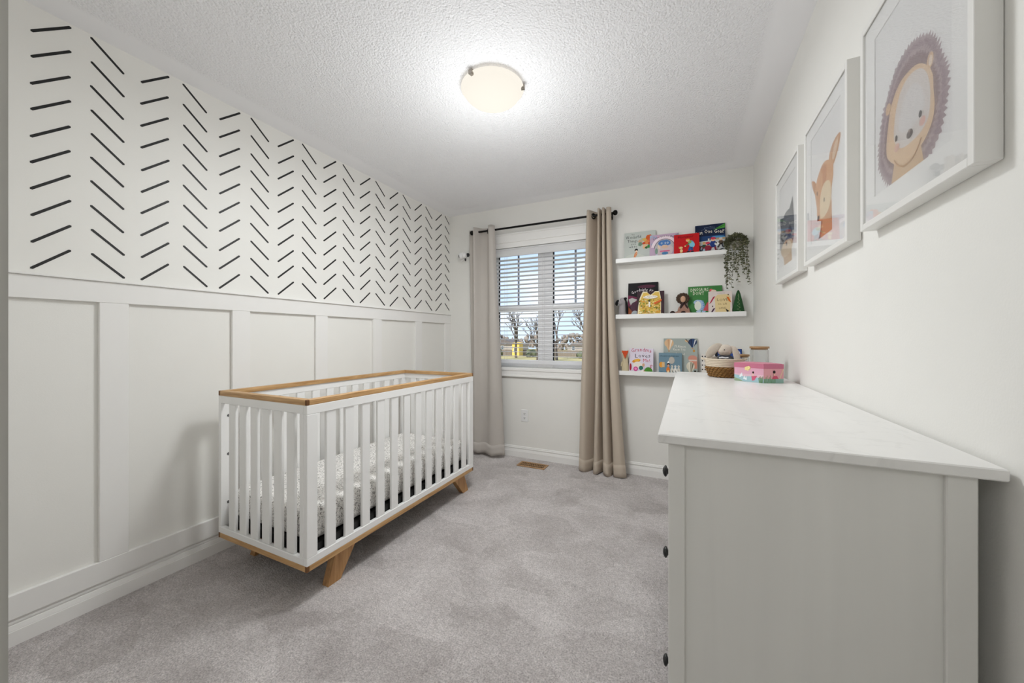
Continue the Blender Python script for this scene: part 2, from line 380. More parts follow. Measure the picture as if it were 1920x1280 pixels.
# ------------------------------------------------------------------ window
m_vinyl = mat('window_vinyl', 'fdfdfe', .35); m_gasket = mat('window_gasket', '15161a', .6); m_pane = glass('window_glass', .0, 1.4)
wt = MB()   # casing
cw = .088
for (x0, x1, z0, z1) in ((WX0 - cw, WX0, WZ0 - cw, WZ1 + .05 + cw), (WX1, WX1 + cw, WZ0 - cw, WZ1 + .05 + cw)):
    wt.box(x0, x1, -.018, 0, z0, z1, m_trim, .002)
wt.box(WX0, WX1, -.018, 0, WZ1 + .05, WZ1 + .05 + cw, m_trim, .002); wt.box(WX0, WX1, -.010, 0, WZ1, WZ1 + .052, m_trim, .002)
wt.box(WX0, WX1, -.018, 0, WZ0 - cw, WZ0 - .03, m_trim, .002); wt.box(WX0, WX1, -.024, 0, WZ0 - .03, WZ0 - .004, m_trim, .003)
wt.box(WX0 - cw, WX1 + cw, -.024, 0, WZ1 + .05 + cw * .82, WZ1 + .05 + cw, m_trim, .002); wt.box(WX0 - cw, WX1 + cw, -.024, 0, WZ0 - cw, WZ0 - cw * .80, m_trim, .002)
S(wt.build('trim_2'))
wn = S(MB().box(WX0, WX1, .085, .13, WZ0, WZ0 + .045, m_vinyl, .003).build('window_1'))
fr = MB(); fr.box(WX0, WX0 + .035, .085, .13, WZ0, WZ1, m_vinyl, .003); fr.box(WX1 - .035, WX1, .085, .13, WZ0, WZ1, m_vinyl, .003); fr.box(WX0, WX1, .085, .13, WZ1 - .035, WZ1, m_vinyl, .003)
fr.build('window_frame', wn)
MB().box(.985, 1.135, .075, .13, WZ0, WZ1, m_vinyl, .004).build('mullion', wn)
for (a, b_) in ((WX0 + .035, .985), (1.135, WX1 - .035)):
    MB().box(a, b_, .085, .125, 1.412, 1.468, m_vinyl, .004).build('meeting_rail', wn)
    MB().box(a, b_, .104, .108, WZ0 + .045, 1.412, m_pane).build('pane', wn)
    MB().box(a, b_, .104, .108, 1.468, WZ1 - .035, m_pane).build('pane', wn)
    g = MB()
    g.box(a, a + .010, .088, .104, WZ0 + .045, 1.412, m_gasket); g.box(a, a + .010, .088, .104, 1.468, WZ1 - .035, m_gasket)
    g.build('gasket', wn)
    MB().box((a + b_) / 2 - .009, (a + b_) / 2 + .009, .098, .104, 1.468, WZ1 - .035, mat('grille_grey', '8f98a4', .5)).build('window_grille', wn)

# blind: valance, slats, cords, bottom rail
m_slat = mat('blind_slat', 'fcfcfc', .4)
def slat_translucent():
    t = m_slat.node_tree; b = t.nodes['Principled BSDF']; o = [n for n in t.nodes if n.type == 'OUTPUT_MATERIAL'][0]
    tr = t.nodes.new('ShaderNodeBsdfTranslucent'); tr.inputs[0].default_value = (.9, .9, .92, 1); mx = t.nodes.new('ShaderNodeMixShader'); mx.inputs[0].default_value = .5
    t.links.new(b.outputs[0], mx.inputs[1]); t.links.new(tr.outputs[0], mx.inputs[2]); t.links.new(mx.outputs[0], o.inputs[0])
slat_translucent()
bl = thing('window_blind', 'white horizontal slat blind, lowered and open, inside the window recess', 'blind', ((WX0 + WX1) / 2, .03, WZ1))
hw = (WX1 - WX0) / 2 - .004
vb = MB(); vb.box(-hw, hw, -.040, -.030, -.086, -.006, m_slat, .003); vb.box(-hw, hw, -.044, -.030, -.022, -.008, m_slat, .003); vb.box(-hw, hw, -.043, -.030, -.086, -.076, m_slat, .003)
vb.build('valance', bl)
MB().box(-hw, hw, -.028, .028, -.045, -.004, m_slat).build('head_rail', bl)
sl = None; n_sl = 24; z0 = WZ1 - .115
for k in range(n_sl):
    z = -.112 - .0412 * k
    if sl is None:
        mb = MB(); P = []
        for j in range(7):
            u = -.0245 + .049 * j / 6; P.append((u, .0018 * (1 - (u / .0245) ** 2)))
        mb.prism([(p[0], p[1]) for p in P] + [(p[0], p[1] - .0028) for p in P[::-1]], -hw, hw, 0, m_slat)
        sl = mb.build('slat', bl, (0, 0, z), (R(-7), 0, 0))
    else: share(sl, 'slat', bl, (0, 0, z), (R(-7), 0, 0))
MB().box(-hw, hw, -.026, .026, -1.135, -1.098, m_slat, .004).build('bottom_rail', bl)
m_cord = mat('blind_cord', 'dcdcdc', .8)
for x in (-.40, 0.0, .40):
    cd = MB()
    for yy in (-.025, .025): cd.cyl((x, yy, -1.1), (x, yy, -.045), .0011, m_cord, 5)
    cd.build('ladder_cord', bl)

# ------------------------------------------------------------------ ceiling light
m_dome = mat('lit_frosted_glass', '4a4742', .9, spec=0)
def dome_mat():
    t = m_dome.node_tree; b = t.nodes['Principled BSDF']
    b.inputs['Emission Color'].default_value = (1, .945, .84, 1); b.inputs['Emission Strength'].default_value = 0.84
dome_mat()
cl = thing('ceiling_light', 'lit flush round ceiling light with frosted glass dome and metal clips', 'ceiling light', (LX, LY, H))
dm = MB(); prof = []
for k in range(15):
    a = PI / 2 * k / 14; prof.append((.150 * math.cos(a), -.022 - .078 * math.sin(a) ** 1.15))
dm.lathe([(.156, -.012), (.160, -.016), (.160, -.020), (.152, -.024)] + prof[1:-1] + [(.0001, prof[-1][1])], m_dome, 56)
dm.build('glass_dome', cl)
MB().lathe([(.115, -.001), (.118, -.012), (.112, -.016), (.0001, -.016)], mat('lamp_pan', 'e8e8e6', .4), 40).build('ceiling_pan', cl)
m_clip = mat('brushed_nickel', '9a938a', .3, metal=.9)
cp0 = None
for ang in (R(18), R(138), R(258)):
    if cp0 is None:
        cb = MB(); cb.box(.150, .166, -.011, .011, -.028, -.008, m_clip, .001); cb.box(.140, .166, -.008, .008, -.031, -.026, m_clip, .001); cp0 = cb.build('clip', cl, (0, 0, 0), (0, 0, ang))
    else: share(cp0, 'clip', cl, (0, 0, 0), (0, 0, ang))

# ------------------------------------------------------------------ curtain rod and curtains
RY, RZ = -.090, 2.205
rod = thing('curtain_rod', 'thin black metal curtain rod with round end knobs above the window', 'curtain rod', (1.06, RY, RZ))
MB().cyl((-.70, 0, 0), (.665, 0, 0), .0095, m_blackmetal, 14).build('rod', rod)
for x, sgn in ((.665, 1), (-.70, -1)):
    f = MB(); f.lathe([(.010, 0), (.012, .004), (.019, .010), (.023, .022), (.019, .034), (.010, .040), (.0001, .041)], m_blackmetal, 18, (x, 0, 0), (0, sgn * PI / 2, 0)); f.build('finial', rod)
for x in (-.672, .640):
    f = MB(); f.box(x - .006, x + .006, -.004, .080, -.006, .004, m_blackmetal); f.box(x - .012, x + .012, .080, .0895, -.030, .030, m_blackmetal, .002); f.cyl((x - .008, 0, 0), (x + .008, 0, 0), .0135, m_blackmetal, 14); f.build('bracket', rod)

def crom(P, n):
    out = []; N = len(P)
    for i in range(N - 1):
        p0 = P[max(i - 1, 0)]; p1 = P[i]; p2 = P[i + 1]; p3 = P[min(i + 2, N - 1)]
        for k in range(n):
            t = k / n
            out.append(tuple(.5 * ((2 * p1[a]) + (-p0[a] + p2[a]) * t + (2 * p0[a] - 5 * p1[a] + 4 * p2[a] - p3[a]) * t * t + (-p0[a] + 3 * p1[a] - 3 * p2[a] + p3[a]) * t ** 3) for a in range(len(p1))))
    out.append(tuple(P[-1])); return out
def curtain(name, label, top, bot, ztop, zbot, mt, grommets, seed, ex=(1, 1)):
    rnd = random.Random(seed); cx = sum(p[0] for p in top) / len(top)
    t_ = thing(name, label, 'curtain', (cx, RY, zbot)); A = crom(top, 7); B = crom(bot, 7); n = len(A); NZ = 46
    ph = [rnd.uniform(0, 6) for _ in range(4)]
    def pt(i, f, off=0):
        e = f ** (ex[0] + (ex[1] - ex[0]) * i / n)
        x = A[i][0] * (1 - e) + B[i][0] * e; y = A[i][1] * (1 - e) + B[i][1] * e
        y += .006 * math.sin(6 * f + i * .25 + ph[0]) * f; x += .003 * math.sin(9 * f + ph[1] + i * .1) * f
        z = ztop + (zbot - ztop) * f + (.006 * math.sin(i * .35 + ph[2]) * f if f > .9 else 0)
        return (x - cx, y - RY, z - zbot)
    def sheet(f0, f1, nz, name_, thick, mt_, mb=None):
        vs = []; fs = []
        for j in range(nz + 1):
            for i in range(n): vs.append(pt(i, f0 + (f1 - f0) * j / nz))
        for j in range(nz):
            for i in range(n - 1): fs.append((j * n + i, j * n + i + 1, (j + 1) * n + i + 1, (j + 1) * n + i))
        m2 = MB(); m2.add(vs, fs, mt_, True); o = m2.build(name_, t_)
        s2 = o.modifiers.new('s', 'SOLIDIFY'); s2.thickness = thick; s2.offset = 0; return o
    sheet(0, 1, NZ, 'curtain_panel', .003, mt); sheet(.955, 1.0, 3, 'hem', .0062, mt)
    for gx, ang in grommets:
        g = MB(); P = [(.021 * math.cos(a), 0, .021 * math.sin(a)) for a in [2 * PI * k / 22 for k in range(22)]]
        g.tube(P, .0052, m_blackmetal, 8, True); g.build('grommet', t_, (gx - cx, 0, RZ - zbot - .004), (0, 0, R(ang)))
    return t_
def fabric(name, c1, c2):
    m = mat(name, c1, .85, bump=.25, bscale=420, var=.05, vscale=4, spec=.25, sheen=.1); return m
m_curt = fabric('beige_curtain_cloth', 'bfb2a3', 'a79d90')
m_curl = fabric('beige_curtain_cloth_daylit', 'bfb9b3', 'a79d90')  # same beige cloth, cooled and lightened to carry the daylight on the left curtain
curtain('curtain', 'beige grommet curtain gathered left of the window behind the crib', [(.285, -.055), (.335, -.05), (.375, -.125), (.395, -.135), (.44, -.06), (.50, -.045), (.545, -.125), (.57, -.140), (.590, -.13), (.60, -.095)],
        [(.335, -.06), (.355, -.10), (.395, -.15), (.425, -.155), (.465, -.135), (.53, -.14), (.60, -.165), (.665, -.155), (.700, -.125), (.705, -.08)], 2.245, .030, m_curl, [(.416, 60), (.522, -58), (.355, -60)], 3)
curtain('curtain', 'beige grommet curtain in deep folds right of the window beside the shelves', 
        [(1.51, -.08), (1.517, -.13), (1.535, -.138), (1.575, -.055), (1.596, -.030), (1.608, -.13), (1.622, -.142), (1.634, -.06), (1.640, -.05), (1.646, -.135), (1.662, -.14), (1.668, -.07), (1.674, -.06), (1.68, -.13), (1.703, -.140), (1.718, -.118)],
        [(1.452, -.07), (1.442, -.12), (1.49, -.155), (1.545, -.075), (1.566, -.032), (1.578, -.14), (1.612, -.165), (1.642, -.07), (1.648, -.06), (1.660, -.15), (1.70, -.175), (1.732, -.07), (1.738, -.06), (1.748, -.15), (1.81, -.170), (1.846, -.125)], 2.245, .006, m_curt, [(1.563, 55), (1.690, -20)], 5, (.9, 1.7))

# ------------------------------------------------------------------ crib
m_cribw = mat('crib_white', 'efefee', .33)
m_woodx = wood('oak_along_x', 'a57b49', 'cfa877', 0); m_woody = wood('oak_along_y', 'a57b49', 'cfa877', 1); m_woodz = wood('oak_leg', '986c40', 'bf9463', 2)
X0, X1, Y0, Y1 = .150, .822, -2.215, -.857
cx, cy = (X0 + X1) / 2, (Y0 + Y1) / 2
crib = thing('crib', 'white slatted baby crib with natural wood rails and splayed feet', 'crib', (cx, cy, 0))
def cb(name, x0, x1, y0, y1, z0, z1, mt, bev=.002, **k): return MB().box(x0 - cx, x1 - cx, y0 - cy, y1 - cy, z0, z1, mt, bev).build(name, crib, **k)
T = .022
m_end = mat('oak_end_grain', '6e4722', .6)
for (z0, z1, nm) in ((.860, .884, 'wood_rail'), (.144, .169, 'wood_rail')):
    for x0, x1 in ((X0, X0 + .032), (X1 - .032, X1)): cb(nm, x0, x1, Y0 + .012, Y1 - .012, z0, z1, m_woody)
    for y0, y1 in ((Y0, Y0 + .032), (Y1 - .032, Y1)): cb(nm, X0 + .012, X1 - .012, y0, y1, z0 - .0002, z1 + .0002, m_woodx)
    for xx in (X0, X1 - .012):
        for yy in (Y0, Y1 - .012): cb('corner_joint', xx, xx + .012, yy, yy + .012, z0, z1, m_end, .001)
for x0, x1 in ((X0, X0 + T), (X1 - T, X1)):
    cb('side_rail', x0, x1, Y0, Y1, .820, .860, m_cribw); cb('side_rail', x0, x1, Y0, Y1, .169, .202, m_cribw)
for y0, y1 in ((Y0, Y0 + T), (Y1 - T, Y1)):
    cb('end_rail', X0 + T, X1 - T, y0, y1, .822, .860, m_cribw); cb('end_rail', X0 + T, X1 - T, y0, y1, .169, .200, m_cribw)
for y0, y1 in ((Y0, Y0 + .052), (Y1 - .052, Y1)):
    for x0, x1 in ((X0, X0 + T), (X1 - T, X1)): cb('corner_post', x0, x1, y0, y1, .202, .820, m_cribw)
for y0, y1 in ((Y0, Y0 + T), (Y1 - T, Y1)): cb('corner_post', X1 - .049, X1 - T, y0, y1, .200, .822, m_cribw)
s0 = MB().box(-.008, .008, -.026, .026, .200, .822, m_cribw, .003)
so = None
for k in range(12):
    yy = -2.091 + .1018 * k
    for xx in (X0 + .011, X1 - .012):
        if so is None: so = s0.build('slat', crib, (xx - cx, yy - cy, 0))
        else: share(so, 'slat', crib, (xx - cx, yy - cy, 0))
se = MB().box(-.027, .027, -.008, .008, .200, .822, m_cribw, .003); so = None
for k in range(6):
    for yy in (Y0 + .012, Y1 - .012):
        xx = .259 + .0893 * k
        if so is None: so = se.build('slat', crib, (xx - cx, yy - cy, 0))
        else: share(so, 'slat', crib, (xx - cx, yy - cy, 0))
def leg(yb0, yb1, yt0, yt1, x0, x1):
    mb = MB(); mb.prism([(yb0 - cy, 0), (yb1 - cy, 0), (yt1 - cy, .144), (yt0 - cy, .144)], x0 - cx, x1 - cx, 0, m_woodz); return bevel(mb.build('leg', crib), .004)
for x0, x1 in ((.195, .232), (.757, .794)):
    leg(-2.092, -2.022, -2.048, -1.925, x0, x1); leg(-.950, -.884, -1.075, -.945, x0, x1)
# bolts
m_bolt = mat('steel_bolt', '6b6b6b', .3, metal=.9); b0 = None
for xx, yy, sg in ((X0 + T, Y0 + .034, 1), (X0 + T, Y1 - .034, 1), (X1 - T, Y1 - .034, -1), (X1 - T, Y0 + .034, -1)):
    for zz in (.315, .56, .755):
        o_ = MB(); o_.lathe([(.0068, 0), (.0068, .002), (.004, .003), (.0035, .0012), (.0001, .0012)], m_bolt, 12)
        if b0 is None: b0 = o_.build('bolt', crib, (xx - cx, yy - cy, zz), (0, PI / 2 * sg, 0))
        else: share(b0, 'bolt', crib, (xx - cx, yy - cy, zz), (0, PI / 2 * sg, 0))
# mattress support (black) and mattress
m_dark = mat('black_steel_frame', '0c0c0c', .5)
sp = MB(); sp.box(X0 + .028 - cx, X1 - .028 - cx, Y0 + .035 - cy, Y0 + .06 - cy, .190, .232, m_dark); sp.box(X0 + .028 - cx, X1 - .028 - cx, Y1 - .06 - cy, Y1 - .035 - cy, .190, .232, m_dark)
sp.box(X0 + .026 - cx, X0 + .05 - cx, Y0 + .035 - cy, Y1 - .035 - cy, .190, .232, m_dark); sp.box(X1 - .05 - cx, X1 - .026 - cx, Y0 + .035 - cy, Y1 - .035 - cy, .190, .232, m_dark)
sp.box(X0 + .05 - cx, X1 - .05 - cx, Y0 + .06 - cy, Y1 - .06 - cy, .222, .230, m_dark); sp.build('mattress_support', crib)
def sheet_mat():
    m = bpy.data.materials.new('speckled_floral_sheet'); m.use_nodes = True; t = m.node_tree; b = t.nodes['Principled BSDF']; b.inputs['Roughness'].default_value = .85
    tc = t.nodes.new('ShaderNodeTexCoord'); n1 = t.nodes.new('ShaderNodeTexNoise'); n1.inputs['Scale'].default_value = 135; n1.inputs['Detail'].default_value = 3; n1.inputs['Distortion'].default_value = 1.6
    n2 = t.nodes.new('ShaderNodeTexNoise'); n2.inputs['Scale'].default_value = 6
    t.links.new(tc.outputs['Object'], n1.inputs['Vector']); t.links.new(tc.outputs['Object'], n2.inputs['Vector'])
    r = t.nodes.new('ShaderNodeValToRGB'); r.color_ramp.interpolation = 'LINEAR'
    r.color_ramp.elements[0].position = .36; r.color_ramp.elements[0].color = lin('5a5652'); r.color_ramp.elements[1].position = .50; r.color_ramp.elements[1].color = lin('f2f0ed')
    t.links.new(n1.outputs[0], r.inputs[0]); t.links.new(r.outputs[0], b.inputs['Base Color'])
    bp = t.nodes.new('ShaderNodeBump'); bp.inputs['Strength'].default_value = .15; bp.inputs['Distance'].default_value = .02; t.links.new(n2.outputs[0], bp.inputs['Height']); t.links.new(bp.outputs[0], b.inputs['Normal'])
    return m
mt_ = thing('crib_mattress', 'crib mattress in a white fitted sheet with tiny dark speckles', 'mattress', (cx - .003, cy, .233))
mb = MB(); hx, hy, hz = .297, .632, .150
mb.box(-hx, hx, -hy, hy, 0, hz, sheet_mat())
mo = mb.build('fitted_sheet', mt_)
bv = mo.modifiers.new('b', 'BEVEL'); bv.width = .035; bv.segments = 6; bv.limit_method = 'ANGLE'
for p in mo.data.polygons: p.use_smooth = True

# ------------------------------------------------------------------ dresser
def painted_wood(name, c, axis):
    m = bpy.data.materials.new(name); m.use_nodes = True; t = m.node_tree; b = t.nodes['Principled BSDF']; b.inputs['Roughness'].default_value = .42
    tc = t.nodes.new('ShaderNodeTexCoord'); mp = t.nodes.new('ShaderNodeMapping'); s = [22, 22, 22]; s[axis] = 1.0; mp.inputs['Scale'].default_value = s
    no = t.nodes.new('ShaderNodeTexNoise'); no.inputs['Scale'].default_value = .7; no.inputs['Detail'].default_value = 6; no.inputs['Distortion'].default_value = .7
    t.links.new(tc.outputs['Object'], mp.inputs[0]); t.links.new(mp.outputs[0], no.inputs['Vector'])
    r = t.nodes.new('ShaderNodeValToRGB'); cc = lin(c); r.color_ramp.elements[0].position = .25; r.color_ramp.elements[1].position = .75
    r.color_ramp.elements[0].color = tuple(x * .955 for x in cc[:3]) + (1,); r.color_ramp.elements[1].color = tuple(min(1, x * 1.03) for x in cc[:3]) + (1,)
    t.links.new(no.outputs[0], r.inputs[0]); t.links.new(r.outputs[0], b.inputs['Base Color']); return m
m_dz = painted_wood('dresser_paint_vertical', 'e0dfdb', 2); m_dy = painted_wood('dresser_paint_along', 'dcdbd8', 1)
# worktop: faint marbled streaks and scuffs
def top_mat():
    m = painted_wood('dresser_top_paint', 'e8e7e5', 1); t = m.node_tree; b = t.nodes['Principled BSDF']; b.inputs['Roughness'].default_value = .28
    tc = t.nodes.new('ShaderNodeTexCoord'); wv = t.nodes.new('ShaderNodeTexNoise'); wv.inputs['Scale'].default_value = 2.2; wv.inputs['Detail'].default_value = 8; wv.inputs['Distortion'].default_value = 2.0
    t.links.new(tc.outputs['Object'], wv.inputs['Vector']); r = t.nodes.new('ShaderNodeValToRGB'); e = r.color_ramp.elements
    e[0].position = .485; e[0].color = (1, 1, 1, 1); e[1].position = .515; e[1].color = (1, 1, 1, 1); k = e.new(.5); k.color = (.93, .93, .93, 1)
    x = t.nodes.new('ShaderNodeMix'); x.data_type = 'RGBA'; x.blend_type = 'MULTIPLY'; x.inputs[0].default_value = 1
    src = b.inputs['Base Color'].links[0].from_socket; t.links.new(wv.outputs[0], r.inputs[0]); t.links.new(src, x.inputs[6]); t.links.new(r.outputs[0], x.inputs[7]); t.links.new(x.outputs[2], b.inputs['Base Color']); return m
DXL, DXR, DYN, DYF = 2.233, 2.733, -2.430, -.835
dr = thing('dresser', 'long pale grey wooden dresser with black knobs along the right wall', 'dresser', (2.483, -1.632, 0))
ox, oy = 2.483, -1.632
def db(name, x0, x1, y0, y1, z0, z1, mt, bev=.002, parent=dr): return MB().box(x0 - ox, x1 - ox, y0 - oy, y1 - oy, z0, z1, mt, bev).build(name, parent)
db('top', DXL, DXR, DYN, DYF, .930, .949, top_mat(), .0022)
bx0, bx1, by0, by1 = 2.253, 2.706, -2.417, -.848
for y0, y1 in ((by0, by0 + .034), (by1 - .034, by1)):
    db('corner_post', bx0, bx0 + .032, y0, y1, 0, .930, m_dz); db('corner_post', bx1 - .037, bx1, y0, y1, 0, .930, m_dz)
db('side_panel', bx0 + .030, bx1 - .035, by0 + .008, by0 + .024, .10, .930, m_dz); db('side_panel', bx0 + .030, bx1 - .035, by1 - .024, by1 - .008, .10, .930, m_dz)
db('back_panel', bx1 - .012, bx1 - .006, by0 + .034, by1 - .034, .10, .930, m_dy)
db('front_rail', bx0 + .003, bx0 + .022, by0 + .034, by1 - .034, .895, .930, m_dy); db('front_rail', bx0 + .003, bx0 + .022, by0 + .034, by1 - .034, .745, .765, m_dy)
db('front_rail', bx0 + .003, bx0 + .022, by0 + .034, by1 - .034, .490, .515, m_dy); db('front_rail', bx0 + .003, bx0 + .022, by0 + .034, by1 - .034, .135, .245, m_dy)
db('center_post', bx0 + .002, bx0 + .024, oy - .018, oy + .018, .135, .930, m_dz)
m_knob = mat('black_knob', '101010', .4)
kb = MB(); kb.lathe([(.0045, 0), (.0045, .008), (.007, .010), (.012, .0125), (.0138, .0145), (.011, .018), (.006, .0205), (.0001, .0215)], m_knob, 18, rot=(0, -PI / 2, 0)); k0 = None
def drawer(y0, y1, z0, z1, knobs):
    global k0
    d_ = db('drawer', bx0 + .004, bx0 + .022, y0 + .002, y1 - .002, z0 + .002, z1 - .002, m_dy, .003)
    for ky in knobs:
        L_ = (bx0 + .004 - ox, ky - oy, (z0 + z1) / 2)
        if k0 is None: k0 = kb.build('knob', d_, L_)
        else: share(k0, 'knob', d_, L_)
yl, yr = by0 + .034, by1 - .034; span = (yr - yl) / 4
for k in range(4): drawer(yl + span * k + (.018 if k == 2 else .003), yl + span * (k + 1) - (.018 if k == 1 else .003), .765, .895, [yl + span * (k + .5)] if k else [-2.300])
for (z0, z1) in ((.515, .745), (.245, .490)):
    for (a, b_) in ((yl, oy - .018), (oy + .018, yr)):
        drawer(a, b_, z0, z1, [-2.290 if a == yl else a + .17, b_ - .17])

# ------------------------------------------------------------------ picture ledges
led = None
for z, lab in ((1.812, 'top white picture ledge with four upright picture books'), (1.346, 'middle white picture ledge with plush toys and picture books'), (.878, 'lowest white picture ledge, its right half hidden by the dresser')):
    r_ = thing('picture_ledge', lab, 'shelf', (2.218, 0, z), group='white picture ledges on the window wall')
    if led is None:
        a = MB().box(-.466, .466, -.092, 0, -.036, -.020, m_white, .0015).build('shelf_board', r_)
        b_ = MB().box(-.466, .466, -.102, -.092, -.036, 0, m_white, .0015).build('front_lip', r_)
        c_ = MB().box(-.466, .466, -.010, 0, -.020, .004, m_white, .0015).build('back_strip', r_)
        led = (a, b_, c_)
    else:
        for q in led: share(q, q.name.split('.')[0], r_)
SH = {1: 1.812 - .020, 2: 1.346 - .020, 3: .878 - .020}

# ------------------------------------------------------------------ books
def col(c, rough=.6): return mat('print_' + c, c, rough, spec=.25)
m_page = mat('book_pages', 'e9e4d8', .8, bump=.2, bscale=300)
def book(label, x0, x1, shelf, ztop, yb, lean, cover, art, thick=.012, group='picture books standing on the ledges', rot=0):
    h = (ztop - SH[shelf]) / math.cos(R(lean)); w_ = x1 - x0; cm = col(cover)
    r_ = thing('picture_book', label, 'book', (x0, yb, SH[shelf] + .0006), (R(-lean), 0, R(rot)), group)
    c_ = MB(); c_.box(0, w_, 0, .0022, 0, h, cm, .0008); c_.box(0, w_, thick - .0022, thick, 0, h, cm, .0008); c_.box(0, .0022, .0015, thick - .0015, 0, h, cm, .0006); c_.build('cover', r_)
    MB().box(.0022, w_ - .003, .0022, thick - .0022, .003, h - .003, m_page).build('page_block', r_)
    a = MB(); art(a, w_, h); a.build('cover_art', r_, (0, -.00005, 0)); return r_
rect_full = lambda a, w_, h, c, mg=.0005: a.rect(mg, w_ - mg, mg, h - mg, col(c))
def blob(a, cx_, cz_, r, c, seed=0, k=.25, n=16, sx=1, sz=1):
    rn = random.Random(seed); a.flat([(cx_ + r * sx * (1 + rn.uniform(-k, k)) * math.cos(2 * PI * i / n), cz_ + r * sz * (1 + rn.uniform(-k, k)) * math.sin(2 * PI * i / n)) for i in range(n)], col(c))
def curve(a, P, wd, c):
    for p, q in zip(P[:-1], P[1:]): a.line(*p, *q, wd, col(c))
def figure(a, x, z, s, coat, legs, hat, skin='e6b793', lean=0):
    a.line(x - .10 * s, z + .32 * s, x - .2 * s, z, .11 * s, col(legs)); a.line(x + .08 * s, z + .32 * s, x + .17 * s, z, .11 * s, col(legs))
    a.oval(x - .24 * s, z, .11 * s, .045 * s, col('141414')); a.oval(x + .23 * s, z, .11 * s, .045 * s, col('141414'))
    a.oval(x + lean * .4 * s, z + .46 * s, .19 * s, .24 * s, col(coat)); a.line(x - .1 * s, z + .52 * s, x - .36 * s, z + .42 * s, .08 * s, col(coat)); a.line(x + .1 * s, z + .52 * s, x + .36 * s, z + .5 * s, .08 * s, col(coat))
    a.oval(x + lean * s, z + .78 * s, .13 * s, .14 * s, col(skin)); a.oval(x + lean * s, z + .85 * s, .15 * s, .09 * s, col(hat))

def art_things(a, w_, h):
    rect_full(a, w_, h, 'c3c9c4')
    a.oval(w_ * .35, 0, w_ * .38, h * .24, col('cdd2ca'), a0=0, a1=PI)
    a.text('The', w_ * .28, h * .90, .016, col('2d3233'), jit=.001); a.text('Wonderful', w_ * .30, h * .78, .040, col('20262a'), width=w_ * .50, jit=.002, slant=.10)
    a.text('Things', w_ * .27, h * .655, .034, col('20262a'), width=w_ * .33, jit=.002, slant=.10); a.text('you', w_ * .30, h * .56, .024, col('2d3233'), jit=.001); a.text('will be', w_ * .29, h * .46, .024, col('2d3233'), width=w_ * .26, jit=.001, slant=.08)
    for i, (x, z, r, c) in enumerate(((.52, .66, .016, 'c9a98f'), (.58, .72, .013, 'b1b79a'), (.66, .70, .017, 'd8b060'), (.80, .76, .026, 'd5622c'), (.82, .64, .026, 'e5683a'), (.72, .60, .019, 'e58d50'), (.52, .56, .017, '76907a'), (.63, .58, .012, 'c4472c'), (.66, .47, .020, 'e9bd93'), (.84, .55, .018, 'c23c22'), (.80, .46, .014, '3f8a44'), (.71, .42, .011, '2f6235'), (.90, .44, .012, '6cb55a'))):
        blob(a, w_ * x, h * z, r, c, i, .22)
    a.flat([(w_ * .30, h * .04), (w_ * .34, h * .24), (w_ * .42, h * .34), (w_ * .43, h * .22), (w_ * .37, h * .10)], col('dd8a55'))
    for k in range(5): a.line(w_ * (.33 + .018 * k), h * (.12 + .045 * k), w_ * (.37 + .014 * k), h * (.11 + .045 * k), .003, col('f3d9c4'))
    a.oval(w_ * .395, h * .36, w_ * .055, h * .055, col('171717')); a.oval(w_ * .40, h * .325, w_ * .04, h * .03, col('edd3bd'))
book('pale grey picture book with flowers, leftmost on the top ledge', 1.812, 2.060, 1, 2.040, -.055, 9, 'bcc2bd', art_things)
def art_love(a, w_, h):
    rect_full(a, w_, h, 'c3a9c1'); rn = random.Random(4)
    for k in range(26): blob(a, w_ * rn.uniform(.04, .96), h * rn.uniform(.05, .95), .009, rn.choice(['b39ab9', 'd7bfd2', '9fa9c6', 'cfd3e2', 'e0a9c0']), k)
    a.flat([(w_ * .01, h * .82), (w_ * .12, h * .98), (w_ * .01, h * .99)], col('a9bfd4')); a.flat([(w_ * .85, h * .9), (w_ * .99, h * .8), (w_ * .99, h * .99)], col('8f8f9c'))
    a.arc(w_ * .52, h * .42, w_ * .47, w_ * .36, .1, PI - .1, col('efdde6')); a.arc(w_ * .52, h * .42, w_ * .36, w_ * .345, 0, PI, col('514a5c'))
    a.oval(w_ * .52, h * .42, w_ * .34, h * .36, col('b9b6b8')); a.oval(w_ * .52, h * .32, w_ * .3, h * .24, col('cdbcc0'))
    a.text('Love you to Bits', w_ * .50, h * .775, .022, col('33202e'), arc=.022, width=w_ * .74)
    blob(a, w_ * .52, h * .62, .036, '4c79b6', 3, .1, sx=1.3, sz=.75)
    for x in (.42, .55, .63): a.oval(w_ * x, h * .62, .006, .008, col('cfe0f2')); a.oval(w_ * x, h * .62, .003, .005, col('26446e'))
    blob(a, w_ * .53, h * .47, .03, 'd8b9a2', 8, .2, sz=.5); a.rect(w_ * .36, w_ * .70, h * .26, h * .31, col('d66a8e')); blob(a, w_ * .53, h * .19, .024, '4b80ac', 5, .15, sz=.55)
    a.oval(w_ * .24, h * .3, .011, .025, col('7d988a')); a.oval(w_ * .33, h * .46, .008, .02, col('e8cfb4'), .4)
    a.rect(w_ * .86, w_ * .95, h * .1, h * .45, col('6f80a8')); a.oval(w_ * .90, h * .52, .008, .014, col('c6d4e8')); a.rect(w_ * .55, w_ * .95, h * .04, h * .065, col('cf5c6e'))
    for k in range(5): a.oval(w_ * (.1 + .09 * k), h * .04, .005, .003, col('2c2030'))
book('lilac picture book with a round window, behind the red book', 2.016, 2.232, 1, 1.992, -.0675, 9, 'b49db4', art_love)
